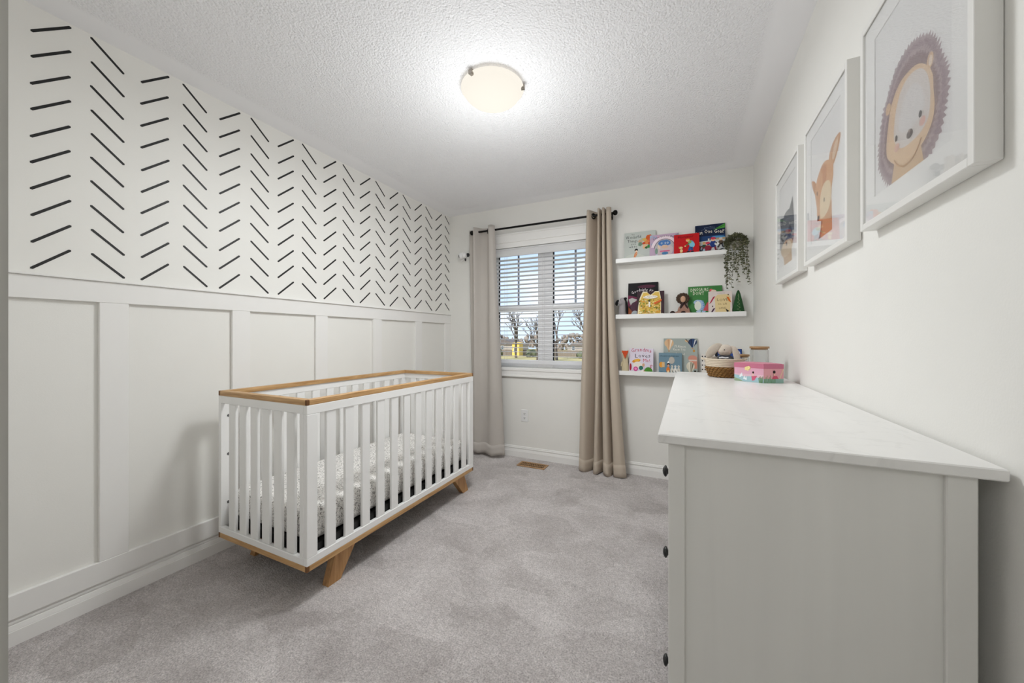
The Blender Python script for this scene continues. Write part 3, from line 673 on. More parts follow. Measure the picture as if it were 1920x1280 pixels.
def art_goal(a, w_, h):
    rect_full(a, w_, h, '11213f'); a.rect(.0005, w_ - .0005, h * .44, h * .62, col('1f3f6e')); a.oval(w_ * .78, h * .56, w_ * .22, h * .035, col('4b8fc0'), -.08)
    a.flat([(.0005, .0005), (w_ - .0005, .0005), (w_ - .0005, h * .52), (w_ * .4, h * .46), (.0005, h * .44)], col('c6c9cc'))
    a.flat([(.0005, .0005), (w_ * .55, .0005), (w_ * .4, h * .30), (.0005, h * .35)], col('a9c0d0'))
    a.flat([(w_ * .6, h * .80), (w_ * .76, h * .88), (w_ * .99, h * .985), (w_ * .99, h * .84), (w_ * .80, h * .83)], col('4c9a3c')); a.line(w_ * .62, h * .8, w_ * .98, h * .93, .006, col('2d6b2a'))
    a.text('Robert Munsch', w_ * .48, h * .875, .011, col('93a2bb'), arc=.006); a.text('ILLUSTRATED BY M. MARTCHENKO', w_ * .45, h * .82, .007, col('7888a5'), arc=.006, width=w_ * .5)
    a.text('Just One Goal!', w_ * .50, h * .665, .042, col('f3efe2'), arc=.012, width=w_ * .90, jit=.002)
    for x, c in ((.52, 'd7d0c5'), (.60, 'cfcac0'), (.43, 'e3ddd3')): a.rect(w_ * x, w_ * (x + .05), h * .46, h * .53, col(c))
    a.rect(w_ * .70, w_ * .99, h * .47, h * .53, col('b89a6c')); 
    figure(a, w_ * .30, h * .14, .075, '2b4a3a', '1c2c4c', 'caa35a'); figure(a, w_ * .42, h * .02, .105, '93243a', '8c2234', 'd0405a'); figure(a, w_ * .60, h * .12, .115, '223a7c', '7b2438', 'c83850'); figure(a, w_ * .85, h * .22, .08, '5b4c40', '3a3c48', 'c8c8c8')
    figure(a, w_ * .12, h * .10, .08, '7d2c28', '2b3448', 'c9b26a')
    for x, z in ((.62, .03), (.86, .14), (.78, .03), (.9, .33)): a.oval(w_ * x, h * z, .018, .004, col('15161a'), .3)
    a.line(w_ * .70, h * .10, w_ * .84, h * .30, .003, col('6b5848')); a.oval(w_ * .72, h * .33, .016, .012, col('e8e8e6')); a.oval(w_ * .70, h * .36, .005, .006, col('202020'))
book('tall dark blue hockey picture book, rightmost on the top ledge', 2.350, 2.556, 1, 2.033, -.052, 9, '14233f', art_goal)
def art_red(a, w_, h):
    rect_full(a, w_, h, 'c01218'); a.text('Mortimer', w_ * .46, h * .82, .028, col('12080a'), width=w_ * .62)
    a.oval(w_ * .52, h * .12, w_ * .33, h * .05, col('8d0b10'))
    a.oval(w_ * .68, h * .56, .020, .024, col('5f9db8'), .5); a.oval(w_ * .72, h * .48, .019, .024, col('7cc0d8')); a.oval(w_ * .63, h * .62, .012, .014, col('8aa658')); a.line(w_ * .66, h * .40, w_ * .60, h * .22, .017, col('2b5794')); a.line(w_ * .70, h * .38, w_ * .73, h * .22, .015, col('234a84'))
    a.oval(w_ * .57, h * .18, .012, .006, col('15202c')); a.oval(w_ * .73, h * .17, .012, .006, col('15202c')); a.oval(w_ * .55, h * .70, .013, .011, col('e8b78e')); a.oval(w_ * .55, h * .74, .014, .006, col('e8923c'))
    a.line(w_ * .60, h * .56, w_ * .46, h * .44, .007, col('3c7b3d')); a.oval(w_ * .45, h * .44, .006, .006, col('e8b78e'))
    a.oval(w_ * .28, h * .38, .014, .010, col('e4c088')); a.oval(w_ * .21, h * .40, .004, .009, col('b07a3e')); a.oval(w_ * .30, h * .24, .010, .014, col('edd09a')); a.line(w_ * .28, h * .2, w_ * .24, h * .10, .005, col('dcb67c')); a.line(w_ * .32, h * .2, w_ * .33, h * .10, .005, col('dcb67c')); a.line(w_ * .42, h * .43, w_ * .31, h * .30, .0012, col('2a1010'))
book('small bright red picture book in front on the top ledge', 2.198, 2.378, 1, 1.968, -.080, 8, 'c01218', art_red)
def art_night(a, w_, h):
    rect_full(a, w_, h, '0d0a10'); a.oval(w_ * .62, h * .88, w_ * .3, h * .05, col('4c1f33')); a.flat([(.0005, h * .30), (w_ * .30, h * .34), (w_ * .30, h * .58), (.0005, h * .64)], col('6d2444')); a.rect(w_ * .30, w_ * .55, .002, h * .52, col('4a3436')); a.rect(w_ * .55, w_ * .98, .002, h * .50, col('2a1b20'))
    a.text('Goodnight Ella', w_ * .50, h * .66, .036, col('ece2e6'), arc=.026, width=w_ * .72, jit=.001)
    a.flat([(w_ * .02, h * .52), (w_ * .14, h * .56), (w_ * .32, h * .50), (w_ * .10, h * .34)], col('b4b5b2')); a.oval(w_ * .25, h * .28, w_ * .16, h * .16, col('4b2a3a')); a.flat([(w_ * .02, .002), (w_ * .02, h * .30), (w_ * .2, h * .1), (w_ * .24, .002)], col('8a4726')); a.oval(w_ * .24, h * .06, w_ * .12, h * .12, col('a9b0b4'), a0=0, a1=PI)
book('black and plum bedtime picture book behind the golden book', 1.842, 2.078, 2, 1.612, -.054, 8, '0d0a10', art_night)
def art_gold(a, w_, h):
    rect_full(a, w_, h, '3a242c'); 
    P = [(.02, .03), (.05, .42), (.10, .72), (.20, .97), (.36, .98), (.42, .90), (.50, .84), (.58, .90), (.66, .985), (.82, .985), (.86, .78), (.88, .6), (.88, .03)]
    a.flat([(w_ * (p[0] * 1.01), h * min(.995, p[1] * 1.015)) for p in P], col('eadfbb')); a.flat([(w_ * (.05 + p[0] * .93), h * (.05 + p[1] * .92)) for p in P], col('dcb95a'))
    rn = random.Random(11)
    for k in range(150): blob(a, w_ * rn.uniform(.10, .85), h * rn.uniform(.12, .68), rn.uniform(.002, .0065), rn.choice(['e6c96a', 'b98a2e', '8f9c36', 'efe0a4', '6d7a28', 'd99b3a', 'f0e7c6']), k, .4)
    a.oval(w_ * .50, h * .76, w_ * .27, h * .065, col('f4efe4')); a.text('The Napping Farm', w_ * .50, h * .735, .018, col('5b3a20'), width=w_ * .46, arc=.002)
    a.oval(w_ * .46, h * .60, .006, .008, col('121212')); a.rect(w_ * .44, w_ * .50, h * .36, h * .57, col('f2efe6')); a.flat([(w_ * .62, h * .52), (w_ * .92, h * .66), (w_ * .90, h * .58), (w_ * .66, h * .46)], col('d6602a'))
    a.arc(w_ * .78, h * .32, .012, .009, PI, 2 * PI + .6, col('2f2a12')); a.rect(w_ * .03, w_ * .98, h * .055, h * .10, col('f2ede0')); a.rect(.0005, w_ - .0005, .0005, h * .045, col('b0332a'))
book('golden farm picture book with scalloped top artwork and red base', 1.918, 2.126, 2, 1.532, -.080, 7, '3a242c', art_gold)
def art_dino(a, w_, h):
    rect_full(a, w_, h, '3f7d41'); a.text('DINOSAURS', w_ * .34, h * .83, .038, col('e9ead6'), width=w_ * .54, jit=.003); a.text("DON'T", w_ * .31, h * .70, .036, col('e9ead6'), width=w_ * .34, jit=.003)
    a.oval(w_ * .26, h * .46, w_ * .10, h * .07, col('a9c0dc'), .3); a.oval(w_ * .34, h * .34, w_ * .15, h * .19, col('9db6d6')); a.oval(w_ * .29, h * .33, w_ * .10, h * .16, col('dfe3d8')); a.line(w_ * .40, h * .24, w_ * .52, h * .14, .012, col('8aa8ce')); a.oval(w_ * .31, h * .13, .017, .008, col('b8cce2')); a.oval(w_ * .46, h * .13, .014, .008, col('a3bcd9'))
    for k in range(5): a.oval(w_ * (.44 + .012 * k), h * (.48 - .07 * k), .005, .006, col('5f86b8'))
    a.oval(w_ * .68, h * .84, w_ * .05, h * .05, col('d9606c')); a.oval(w_ * .76, h * .82, w_ * .075, h * .035, col('edd6c4'), -.2); a.line(w_ * .69, h * .82, w_ * .72, h * .62, .014, col('ecd0c0')); a.flat([(w_ * .44, h * .16), (w_ * .56, h * .42), (w_ * .64, h * .48), (w_ * .70, h * .2), (w_ * .60, h * .14)], col('cf5960'))
    a.oval(w_ * .24, h * .48, .002, .003, col('202020')); a.text('by Day', w_ * .42, h * .03, .018, col('dfe6c8'), width=w_ * .4)
book('green dinosaur picture book behind the pale book', 2.300, 2.536, 2, 1.556, -.046, 8, '3f7d41', art_dino)
def art_lov2(a, w_, h):
    rect_full(a, w_, h, 'd9cdc8'); a.flat([(w_ * .30, h * .03), (w_ * .28, h * .74), (w_ * .40, h * .86), (w_ * .86, h * .86), (w_ * .94, h * .72), (w_ * .90, h * .03)], col('ddc795'))
    a.text('LOVE', w_ * .60, h * .58, .028, col('51402c'), width=w_ * .48, jit=.002); a.text('in all', w_ * .60, h * .42, .020, col('7b5f3c'), width=w_ * .36, jit=.001); a.text('LAND', w_ * .60, h * .24, .020, col('6a4c30'), width=w_ * .32); a.text('ANIMALS IN', w_ * .54, h * .90, .009, col('a08c84'))
    a.flat([(w_ * .03, h * .46), (w_ * .12, h * .52), (w_ * .30, h * .80), (w_ * .20, h * .76)], col('a81f3c')); a.flat([(w_ * .05, h * .02), (w_ * .14, h * .04), (w_ * .30, h * .30), (w_ * .20, h * .26)], col('4a2c44')); a.flat([(w_ * .76, h * .76), (w_ * .86, h * .74), (w_ * .97, h * .50), (w_ * .86, h * .56)], col('cf6a26'))
    a.oval(w_ * .18, h * .36, .004, .006, col('402a20')); a.flat([(w_ * .72, h * .26), (w_ * .88, h * .14), (w_ * .78, h * .10)], col('1c1a18')); a.oval(w_ * .88, h * .07, .010, .004, col('a9a33a')); a.oval(w_ * .84, h * .84, .004, .005, col('5a4438'))
book('pale pink and sand picture book beside the green felt cone', 2.440, 2.597, 2, 1.505, -.080, 7, 'cfc3be', art_lov2)
def art_grand(a, w_, h):
    rect_full(a, w_, h, 'dbd3e2'); a.text('Grandma', w_ * .50, h * .83, .044, col('b01840'), width=w_ * .84, arc=.012); a.text('Loves', w_ * .56, h * .64, .046, col('1a1420'), width=w_ * .66, jit=.002); a.text('Me!', w_ * .72, h * .46, .040, col('c21a3e'), width=w_ * .30)
    rn = random.Random(3)
    for k in range(14): a.oval(w_ * rn.uniform(.05, .95), h * rn.uniform(.15, .85), .0018, .0018, col(rn.choice(['b01840', '402050'])))
    a.oval(w_ * .30, h * .50, w_ * .18, h * .07, col('d6902c'), .25); a.oval(w_ * .33, h * .53, w_ * .12, h * .05, col('e8b13f'), .25); a.oval(w_ * .36, h * .34, w_ * .19, h * .13, col('e9e0d8')); a.oval(w_ * .28, h * .18, .018, .019, col('c43d84')); a.oval(w_ * .28, h * .18, .010, .010, col('e58cb8')); a.oval(w_ * .50, h * .22, .017, .018, col('2f6f62')); a.oval(w_ * .60, h * .34, .010, .014, col('d3a888'))
    a.oval(w_ * .02 + .008, h * .25, .008, .030, col('a3122c')); a.arc(w_ * .92, h * .30, .010, .006, 0, PI, col('b01840')); a.rect(w_ * .89, w_ * .92, h * .2, h * .30, col('b01840')); a.oval(w_ * .80, .004, w_ * .19, h * .24, col('4d8a30'), a0=0, a1=PI); a.oval(w_ * .62, h * .05, .014, .012, col('e07a2c')); a.oval(w_ * .56, h * .10, .009, .012, col('f0ebe4'))
book('lilac picture book with red and black lettering beside the fox', 1.855, 2.044, 3, 1.062, -.070, 8, 'cfc6da', art_grand)
def art_ball(a, w_, h):
    rect_full(a, w_, h, 'a3aca8')
    def balloon(x, z, rx, rz, cs, bk):
        n = len(cs); a.oval(x, z, rx, rz * .62, col(cs[0])); a.flat([(x - rx, z), (x + rx, z), (x + rx * .18, z - rz), (x - rx * .18, z - rz)], col(cs[0]))
        for i in range(1, n):
            u0 = -1 + 2 * i / n; u1 = u0 + 2 / n * .55; a.flat([(x + rx * u0, z + rz * .55 * math.sqrt(max(0, 1 - u0 * u0))), (x + rx * u1, z + rz * .55 * math.sqrt(max(0, 1 - u1 * u1))), (x + rx * u1 * .2, z - rz), (x + rx * u0 * .2, z - rz)], col(cs[1 + (i % (n - 1))] if n > 2 else cs[1]))
        a.rect(x - rx * .14, x + rx * .14, z - rz * 1.25, z - rz * 1.08, col(bk))
    balloon(w_ * .165, h * .87, w_ * .14, h * .19, ('d9b48c', 'ecdfd0', 'c99c78'), 'b08658')
    balloon(w_ * .86, h * .90, w_ * .13, h * .15, ('2b3c5e', 'dfe2e4', '1c2a48', '36507c'), 'c08a44'); a.oval(w_ * .69, h * .93, w_ * .06, h * .03, col('d8b48a'), -.5); a.line(w_ * .66, h * .98, w_ * .76, h * .88, .005, col('20242c'))
    a.oval(w_ * .90, h * .66, .008, .010, col('c48a3a')); a.oval(w_ * .86, h * .46, w_ * .13, h * .08, col('cf9180')); a.flat([(w_ * .73, h * .44), (w_ * .99, h * .44), (w_ * .99, h * .18), (w_ * .90, h * .18)], col('d28e78')); a.rect(w_ * .75, w_ * .98, h * .38, h * .42, col('d9c7bd'))
    balloon(w_ * .80, h * .24, w_ * .12, h * .20, ('d9d3c0', '6d6658', 'e6e1d2', '7a705e'), 'e0c9a0'); a.oval(w_ * .94, h * .06, .008, .012, col('c48a3a')); a.oval(w_ * .93, h * .11, .007, .007, col('201c1a'))
    a.text("I'll Always", w_ * .50, h * .745, .030, col('ece9e0'), width=w_ * .34, jit=.001); a.text('Know You', w_ * .47, h * .66, .030, col('ece9e0'), width=w_ * .36, jit=.001); a.text('Friend', w_ * .50, h * .54, .024, col('ece9e0'), width=w_ * .28, jit=.001)
book('large grey green picture book with hot air balloons on the lowest ledge', 2.120, 2.366, 3, 1.146, -.050, 7, '9aa39f', art_ball)
def art_blue(a, w_, h):
    rect_full(a, w_, h, '6f8c9c'); rn = random.Random(9)
    for k in range(20): a.oval(w_ * rn.uniform(.05, .95), h * rn.uniform(.4, .95), .0012, .0012, col('9cb4c0'))
    a.text('LITTLE BEAR GOES ADVENTURING', w_ * .46, h * .83, .012, col('1d3440'), width=w_ * .82); a.oval(w_ * .56, h * .66, w_ * .13, h * .17, col('a9a6a0')); a.oval(w_ * .56, h * .66, w_ * .11, h * .15, col('b9b4ab')); a.line(w_ * .56, h * .5, w_ * .50, h * .38, .001, col('403c38'))
    a.oval(w_ * .12, h * .45, w_ * .10, h * .13, col('e19a36')); a.rect(w_ * .14, w_ * .26, h * .34, h * .57, col('d9b684')); a.oval(w_ * .42, h * .46, .011, .013, col('2a1d18')); a.oval(w_ * .42, h * .42, .008, .009, col('d6a183')); a.flat([(w_ * .36, h * .52), (w_ * .42, h * .64), (w_ * .47, h * .54)], col('f0efea')); a.oval(w_ * .41, h * .22, .013, .024, col('df7d2f')); a.oval(w_ * .41, h * .12, .007, .014, col('f0d8a8'))
    for x, c in ((.58, 'd5d2c8'), (.72, 'e4e2dc'), (.86, 'd0cdc4')):
        a.oval(w_ * x, h * .20, .012, .022, col(c)); a.oval(w_ * x, h * .38, .008, .010, col(c)); a.line(w_ * x, h * .2, w_ * (x + .05), h * .06, .004, col('2b2a28')); a.oval(w_ * (x - .01), h * .38, .002, .002, col('202020'))
    a.oval(w_ * .12, h * .08, .018, .008, col('46708c')); a.oval(w_ * .34, h * .03, .012, .005, col('244058'))
book('small dusty blue picture book in front of the balloon book', 2.086, 2.256, 3, 1.030, -.080, 7, '6f8c9c', art_blue)
def art_dots(a, w_, h):
    rect_full(a, w_, h, 'e4ded8')
    for i in range(4):
        for j in range(5): a.oval(w_ * (.06 + .2 * i), h * (.10 + .2 * j), .0045, .0055, col('1a1a1a'))
book('white board book with black dots behind the woven basket', 2.394, 2.485, 3, 1.024, -.080, 6, 'e4ded8', art_dots)
def art_navy(a, w_, h):
    rect_full(a, w_, h, '20242c'); a.rect(w_ * .25, w_ * .99, h * .5, h * .99, col('2d4c96')); a.text('THE STAR', w_ * .66, h * .82, .034, col('c9d4ec'), width=w_ * .6); a.oval(w_ * .9, h * .85, .010, .012, col('dfe4f2'))
book('dark blue picture book mostly hidden behind the bunny', 2.452, 2.664, 3, 1.067, -.048, 6, '20242c', art_navy)

# ------------------------------------------------------------------ soft toys and trinkets on the ledges
def remesh(o, v=.0035):
    r_ = o.modifiers.new('r', 'REMESH'); r_.mode = 'VOXEL'; r_.voxel_size = v; r_.use_smooth_shade = True
    s_ = o.modifiers.new('sm', 'SMOOTH'); s_.factor = .5; s_.iterations = 4; return o
m_gfur = mat('grey_plush', '9d989a', .95, bump=.4, bscale=260, sheen=.3); m_bfur = mat('black_plush', '121214', .95, bump=.4, bscale=260); m_wfur = mat('white_plush', 'cfcfd0', .95, bump=.4, bscale=260)
t_ = thing('plush_toy', 'small grey plush animal with round black ears, at the ledge end by the curtain', 'soft toy', (1.800, -.060, SH[2]))
b = MB(); b.lathe([(.0001, .0), (.026, .002), (.029, .02), (.027, .07), (.026, .12), (.022, .150), (.010, .164), (.0001, .166)], m_gfur, 22, sy=.8); b.ball((-.012, -.016, .118), (.020, .014, .020), m_gfur)
b.ball((-.018, -.014, .010), (.012, .018, .010), m_gfur); b.ball((.014, -.014, .010), (.012, .018, .010), m_gfur); remesh(b.build('body', t_))
e = MB(); e.ball((-.040, .0, .122), (.017, .009, .026), m_bfur, rot=(0, .35, 0)); e.build('ear', t_); e = MB(); e.ball((.020, .0, .150), (.014, .012, .020), m_bfur, rot=(0, .9, 0)); e.build('ear', t_)
e = MB(); e.tube([(-.033, -.012, .096), (-.028, -.015, .112), (-.024, -.016, .128), (-.022, -.014, .142)], .0025, m_wfur, 8); e.build('ear_trim', t_)
e = MB(); e.ball((.034, .004, .080), (.010, .014, .078), m_bfur, rot=(0, -.10, 0)); e.build('back_stripe', t_)
e = MB(); e.ball((.0, -.012, .004), (.040, .026, .0035), m_bfur); e.build('foot_pad', t_)
# curly-bonnet doll
m_curl = mat('brown_curly_plush', '4f3d30', .95, bump=1, bscale=160, var=.35, vscale=70); m_face = mat('doll_face', 'c79f83', .8); m_dcl = mat('doll_clothes', 'a37d6d', .9, bump=.3, bscale=120, var=.35, vscale=38); m_boot = mat('doll_brown_shoe', '2c1613', .7)
t_ = thing('plush_doll', 'small plush doll sitting with curly brown bonnet and dark shoes', 'soft toy', (2.262, -.062, SH[2]))
b = MB(); n_b = 13
b.ball((0, .004, .135), (.044, .026, .040), m_curl)
for k in range(n_b):
    a = 2 * PI * k / n_b; b.ball((.037 * math.cos(a), -.006, .135 + .033 * math.sin(a)), .013, m_curl, 10, 6)
b.build('bonnet', t_)
MB().ball((.002, -.022, .128), (.019, .012, .025), m_face).build('face', t_)
b = MB(); b.ball((.006, 0, .058), (.030, .020, .048), m_dcl); b.ball((-.020, -.010, .060), (.011, .011, .030), m_dcl, rot=(0, .55, 0)); b.ball((.036, -.008, .050), (.011, .011, .032), m_dcl, rot=(0, -.4, 0))
b.ball((-.036, -.010, .022), (.036, .014, .014), m_dcl, rot=(0, -.2, 0)); b.ball((.030, -.012, .018), (.030, .014, .014), m_dcl); remesh(b.build('body', t_))
for x, z in ((-.074, .020), (.004, .018)): MB().ball((x, -.016, z), (.020, .015, .019), m_boot).build('shoe', t_)
MB().ball((-.004, -.020, .085), (.009, .007, .032), m_boot, rot=(0, .5, 0)).build('hair_braid', t_); MB().ball((.024, -.020, .075), (.006, .005, .026), m_boot, rot=(0, -.5, 0)).build('hair_braid', t_)
# green felt cone
m_felt = mat('green_felt', '24512b', .95, bump=.5, bscale=300, var=.12, vscale=40); m_stitch = mat('pale_stitching', 'a9b88c', .9)
t_ = thing('felt_cone_tree', 'dark green felt cone tree with pale stitching at the ledge end', 'ornament', (2.637, -.058, SH[2]))
b = MB(); b.lathe([(.046, 0), (.043, .010), (.034, .060), (.024, .110), (.014, .155), (.007, .176), (.0001, .182)], m_felt, 24, sy=.85); b.build('cone', t_)
b = MB(); rn = random.Random(2); P = []
for k in range(12):
    z = .012 + .0128 * k; rr = .045 - .21 * z; a = -PI / 2 + (.35 if k % 2 else -.35) * (1 - k / 16); P.append((rr * math.cos(a) * 1.02, rr * math.sin(a) * .88 - .001, z))
b.tube(P, .0012, m_stitch, 5); b.build('stitching', t_)
# fox peg
m_cream = mat('cream_felt', 'cdbf9f', .9, bump=.3, bscale=250); m_orange = mat('orange_felt', 'c8481c', .8)
t_ = thing('fox_figure', 'little cream peg fox with an orange triangular face on the lowest ledge', 'ornament', (1.824, -.066, SH[3]))
b = MB(); b.lathe([(.030, 0), (.031, .006), (.029, .05), (.023, .095), (.020, .130), (.022, .150), (.018, .170), (.0001, .172)], m_cream, 22, sy=.7); b.build('body', t_)
b = MB(); b.prism([(-.026, .186), (.030, .186), (.002, .122)], -.024, -.015, 1, m_orange); bevel(b.build('face', t_), .002)
for s_ in (-1, 1):
    b = MB(); b.prism([(-.010 + s_ * .018, .165), (.010 + s_ * .018, .165), (s_ * .022, .196)], -.012, -.004, 1, m_cream); bevel(b.build('ear', t_), .002)
b = MB(); b.ball((-.026, -.012, .075), (.008, .008, .024), m_cream, rot=(0, .2, 0)); b.build('arm', t_); MB().ball((.002, -.026, .124), .003, m_black).build('nose', t_)
MB().lathe([(.026, 0), (.028, .004), (.026, .008)], mat('fox_dark_base', '3a2a22', .7), 18, (0, 0, -.0), sy=.72).build('base', t_)

# trailing plant
m_leaf = mat('plant_leaf', '565a40', .7, var=.5, vscale=60); m_leaf2 = mat('plant_leaf_pale', '7c7a5c', .75, var=.3, vscale=60); m_stem = mat('plant_stem', '5b563c', .8); m_pot = mat('cream_pot', 'c9c4b8', .7)
t_ = thing('trailing_plant', 'bushy trailing plant in a pale pot at the right end of the top ledge', 'plant', (2.622, -.054, SH[1]))
MB().lathe([(.030, 0), (.036, .004), (.045, .068), (.046, .072), (.042, .072), (.038, .062), (.0001, .060)], m_pot, 26).build('pot', t_)
rn = random.Random(12)
def leaf(mb, p, size, d, mt):
    d = Vector(d).normalized(); u = d.cross(Vector((rn.uniform(-1, 1), rn.uniform(-1, 1), rn.uniform(-1, 1)))).normalized(); nrm = d.cross(u)
    p = Vector(p); a = p; b_ = p + d * size * .5 + u * size * .34 + nrm * size * .1; c = p + d * size; e_ = p + d * size * .5 - u * size * .34 + nrm * size * .1; m_ = p + d * size * .5 - nrm * size * .05
    mb.add([a, b_, c, e_, m_], [(0, 1, 4), (1, 2, 4), (2, 3, 4), (3, 0, 4)], mt)
fo = MB()
for k in range(900):
    a = rn.uniform(0, 2 * PI); e_ = math.asin(rn.uniform(-.25, 1)); rr = rn.uniform(.75, 1.05)
    d = Vector((math.cos(a) * math.cos(e_), math.sin(a) * math.cos(e_), math.sin(e_)))
    p = Vector((d.x * .068, d.y * .038, .070 + d.z * .066)) * 1; p = Vector((p.x * rr, p.y * rr, .070 + (p.z - .070) * rr))
    leaf(fo, p, rn.uniform(.011, .019), d + Vector((rn.uniform(-.6, .6), rn.uniform(-.6, .6), rn.uniform(-.6, .6))), m_leaf if rn.random() < .8 else m_leaf2)
fo.build('foliage', t_, kind='stuff')
for k, (x, L, yy) in enumerate(((-.072, .33, -.030), (-.066, .20, -.038), (-.060, .29, -.044), (-.052, .16, -.050), (-.024, .34, -.056), (.020, .13, -.058), (.030, .20, -.052), (-.046, .32, -.052), (-.032, .29, -.058), (-.016, .22, -.060), (-.004, .30, -.060), (.012, .17, -.058), (.040, .24, -.050), (.052, .28, -.044), (.062, .31, -.036), (.070, .22, -.024))):
    v = MB(); P = [(x * .5, yy * .5, .072), (x * .85, yy * .9, .085)]; z = .06; xx = x; q = yy - .006
    while z > .06 - L:
        P.append((xx, q, z)); z -= .018; xx += rn.uniform(-.003, .003) + (.0022 if k > 8 and z < -.1 else 0); q += rn.uniform(-.001, .001)
    xx = min(xx, .09)
    v.tube(P, .0009, m_stem, 5)
    for j in range(2, len(P)):
        for r_ in range(3 if z < 0 else 4):
            leaf(v, P[j], rn.uniform(.008, .021), (rn.uniform(-1, 1), rn.uniform(-.7, .3), rn.uniform(-.8, .5)), m_leaf if rn.random() < .75 else m_leaf2)
    v.build('vine', t_)

# baby monitor
t_ = thing('monitor_camera', 'small white monitor camera on the back wall near the left curtain', 'camera', (.218, 0, 1.992))
m_dk = mat('dark_bracket', '2b2b2d', .5)
b = MB(); b.cyl((-.004, -.030, .012), (.030, 0, .020), .006, m_dk, 10); b.cyl((.018, -.006, .020), (.018, 0, .020), .020, m_dk, 16); b.build('wall_bracket', t_)
d = Vector((-.80, -.55, -.22)).normalized(); q = d.to_track_quat('Z', 'Y').to_euler(); c0 = Vector((0, -.062, .004))
b = MB(); b.lathe([(.020, -.034), (.031, -.026), (.034, -.010), (.034, .006), (.032, .008), (.032, .010), (.034, .012), (.033, .030), (.026, .042), (.022, .044), (.0001, .044)], m_plastic, 28, c0, q); b.build('body', t_)
b = MB(); b.lathe([(.0165, .0445), (.0165, .047), (.013, .048), (.011, .0455), (.0001, .0455)], mat('lens_black', '070707', .15), 24, c0, q); b.build('lens', t_)
b = MB(); b.cyl((.010, -.050, -.028), (-.034, -.055, -.052), .0035, m_plastic, 8); b.ball((.016, -.046, -.036), (.010, .008, .016), m_dk); b.build('antenna', t_)

# wall outlet and floor register
t_ = thing('wall_outlet', 'white duplex electrical outlet low on the wall below the window', 'outlet', (.879, 0, .402))
MB().box(-.037, .037, -.006, 0, -.058, .058, m_plastic, .002).build('cover_plate', t_)
so = None
for z in (.021, -.021):
    b = MB(); b.box(-.015, .015, -.0085, -.006, -.015, .015, m_plastic, .002); b.box(-.0075, -.0045, -.0088, -.0085, -.004, .007, m_dk); b.box(.0045, .0075, -.0088, -.0085, -.004, .006, m_dk); b.cyl((0, -.0088, -.008), (0, -.0084, -.008), .0028, m_dk, 10)
    if so is None: so = b.build('socket', t_, (0, 0, z))
    else: share(so, 'socket', t_, (0, 0, z))
t_ = thing('floor_vent', 'brown slotted metal floor vent in the carpet below the window', 'vent', (1.035, -.186, 0))
m_vent = mat('bronze_metal', 'b08a62', .5, metal=.2); m_hole = mat('vent_dark', '1a120c', .9)
b = MB(); b.box(-.132, .132, -.060, -.044, .001, .008, m_vent, .001); b.box(-.132, .132, .044, .060, .001, .008, m_vent, .001); b.box(-.132, -.116, -.044, .044, .001, .008, m_vent, .001); b.box(.116, .132, -.044, .044, .001, .008, m_vent, .001); b.build('vent_frame', t_)
MB().box(-.116, .116, -.044, .044, .0005, .002, m_hole).build('vent_well', t_); so = None
for k in range(14):
    if so is None: so = MB().box(-.0026, .0026, -.044, .044, .003, .0075, m_vent).build('louver', t_, (-.108 + .0166 * k, 0, 0))
    else: share(so, 'louver', t_, (-.108 + .0166 * k, 0, 0))
b = MB(); b.box(-.116, .116, -.003, .003, .003, .0075, m_vent); b.build('cross_bar', t_)

# ------------------------------------------------------------------ things on the dresser
DT = .9495
m_rope = mat('cream_cotton_rope', 'd6c8b4', .9, bump=.5, bscale=300, var=.08, vscale=60); m_sea = mat('seagrass', '86602f', .8, bump=.5, bscale=160, var=.45, vscale=90)
BX, BY = 2.462, -1.062
bk_ = thing('basket', 'small round basket, brown seagrass below and cream rope above, holding the bunny', 'basket', (BX, BY, DT))
lo = MB(); N = 44
# seagrass: slanted plaited strands in four courses
for c_ in range(4):
    r0 = .066 + .0045 * c_; z = .008 + .0125 * c_
    for k in range(26):
        a = 2 * PI * (k + .5 * (c_ % 2)) / 26; da = .17
        P = [((r0 - .002) * math.cos(a - da), (r0 - .002) * math.sin(a - da), z - .006), ((r0 + .003) * math.cos(a), (r0 + .003) * math.sin(a), z), ((r0 + .001) * math.cos(a + da), (r0 + .001) * math.sin(a + da), z + .008)]
        lo.tube(P, [.003, .0058, .003], m_sea, 6)
lo.lathe([(.0001, .001), (.060, .001), (.064, .006), (.080, .056), (.076, .056), (.060, .008), (.0001, .006)], m_sea, N); lo.build('seagrass_base', bk_, kind='stuff')
up = MB()
for k in range(5):
    rr = .0795 + .0012 * k; z = .058 + .0082 * k; up.tube([(rr * math.cos(2 * PI * i / N), rr * math.sin(2 * PI * i / N), z) for i in range(N)], .0050, m_rope, 8, True)
up.build('rope_rim', bk_)
for s_ in (1, -1):
    h_ = MB(); h_.tube(crom([(s_ * .080, -.018, .084), (s_ * .094, -.014, .092), (s_ * .100, 0, .094), (s_ * .094, .014, .092), (s_ * .080, .018, .084)], 5), .0048, m_rope, 8); h_.build('handle', bk_)
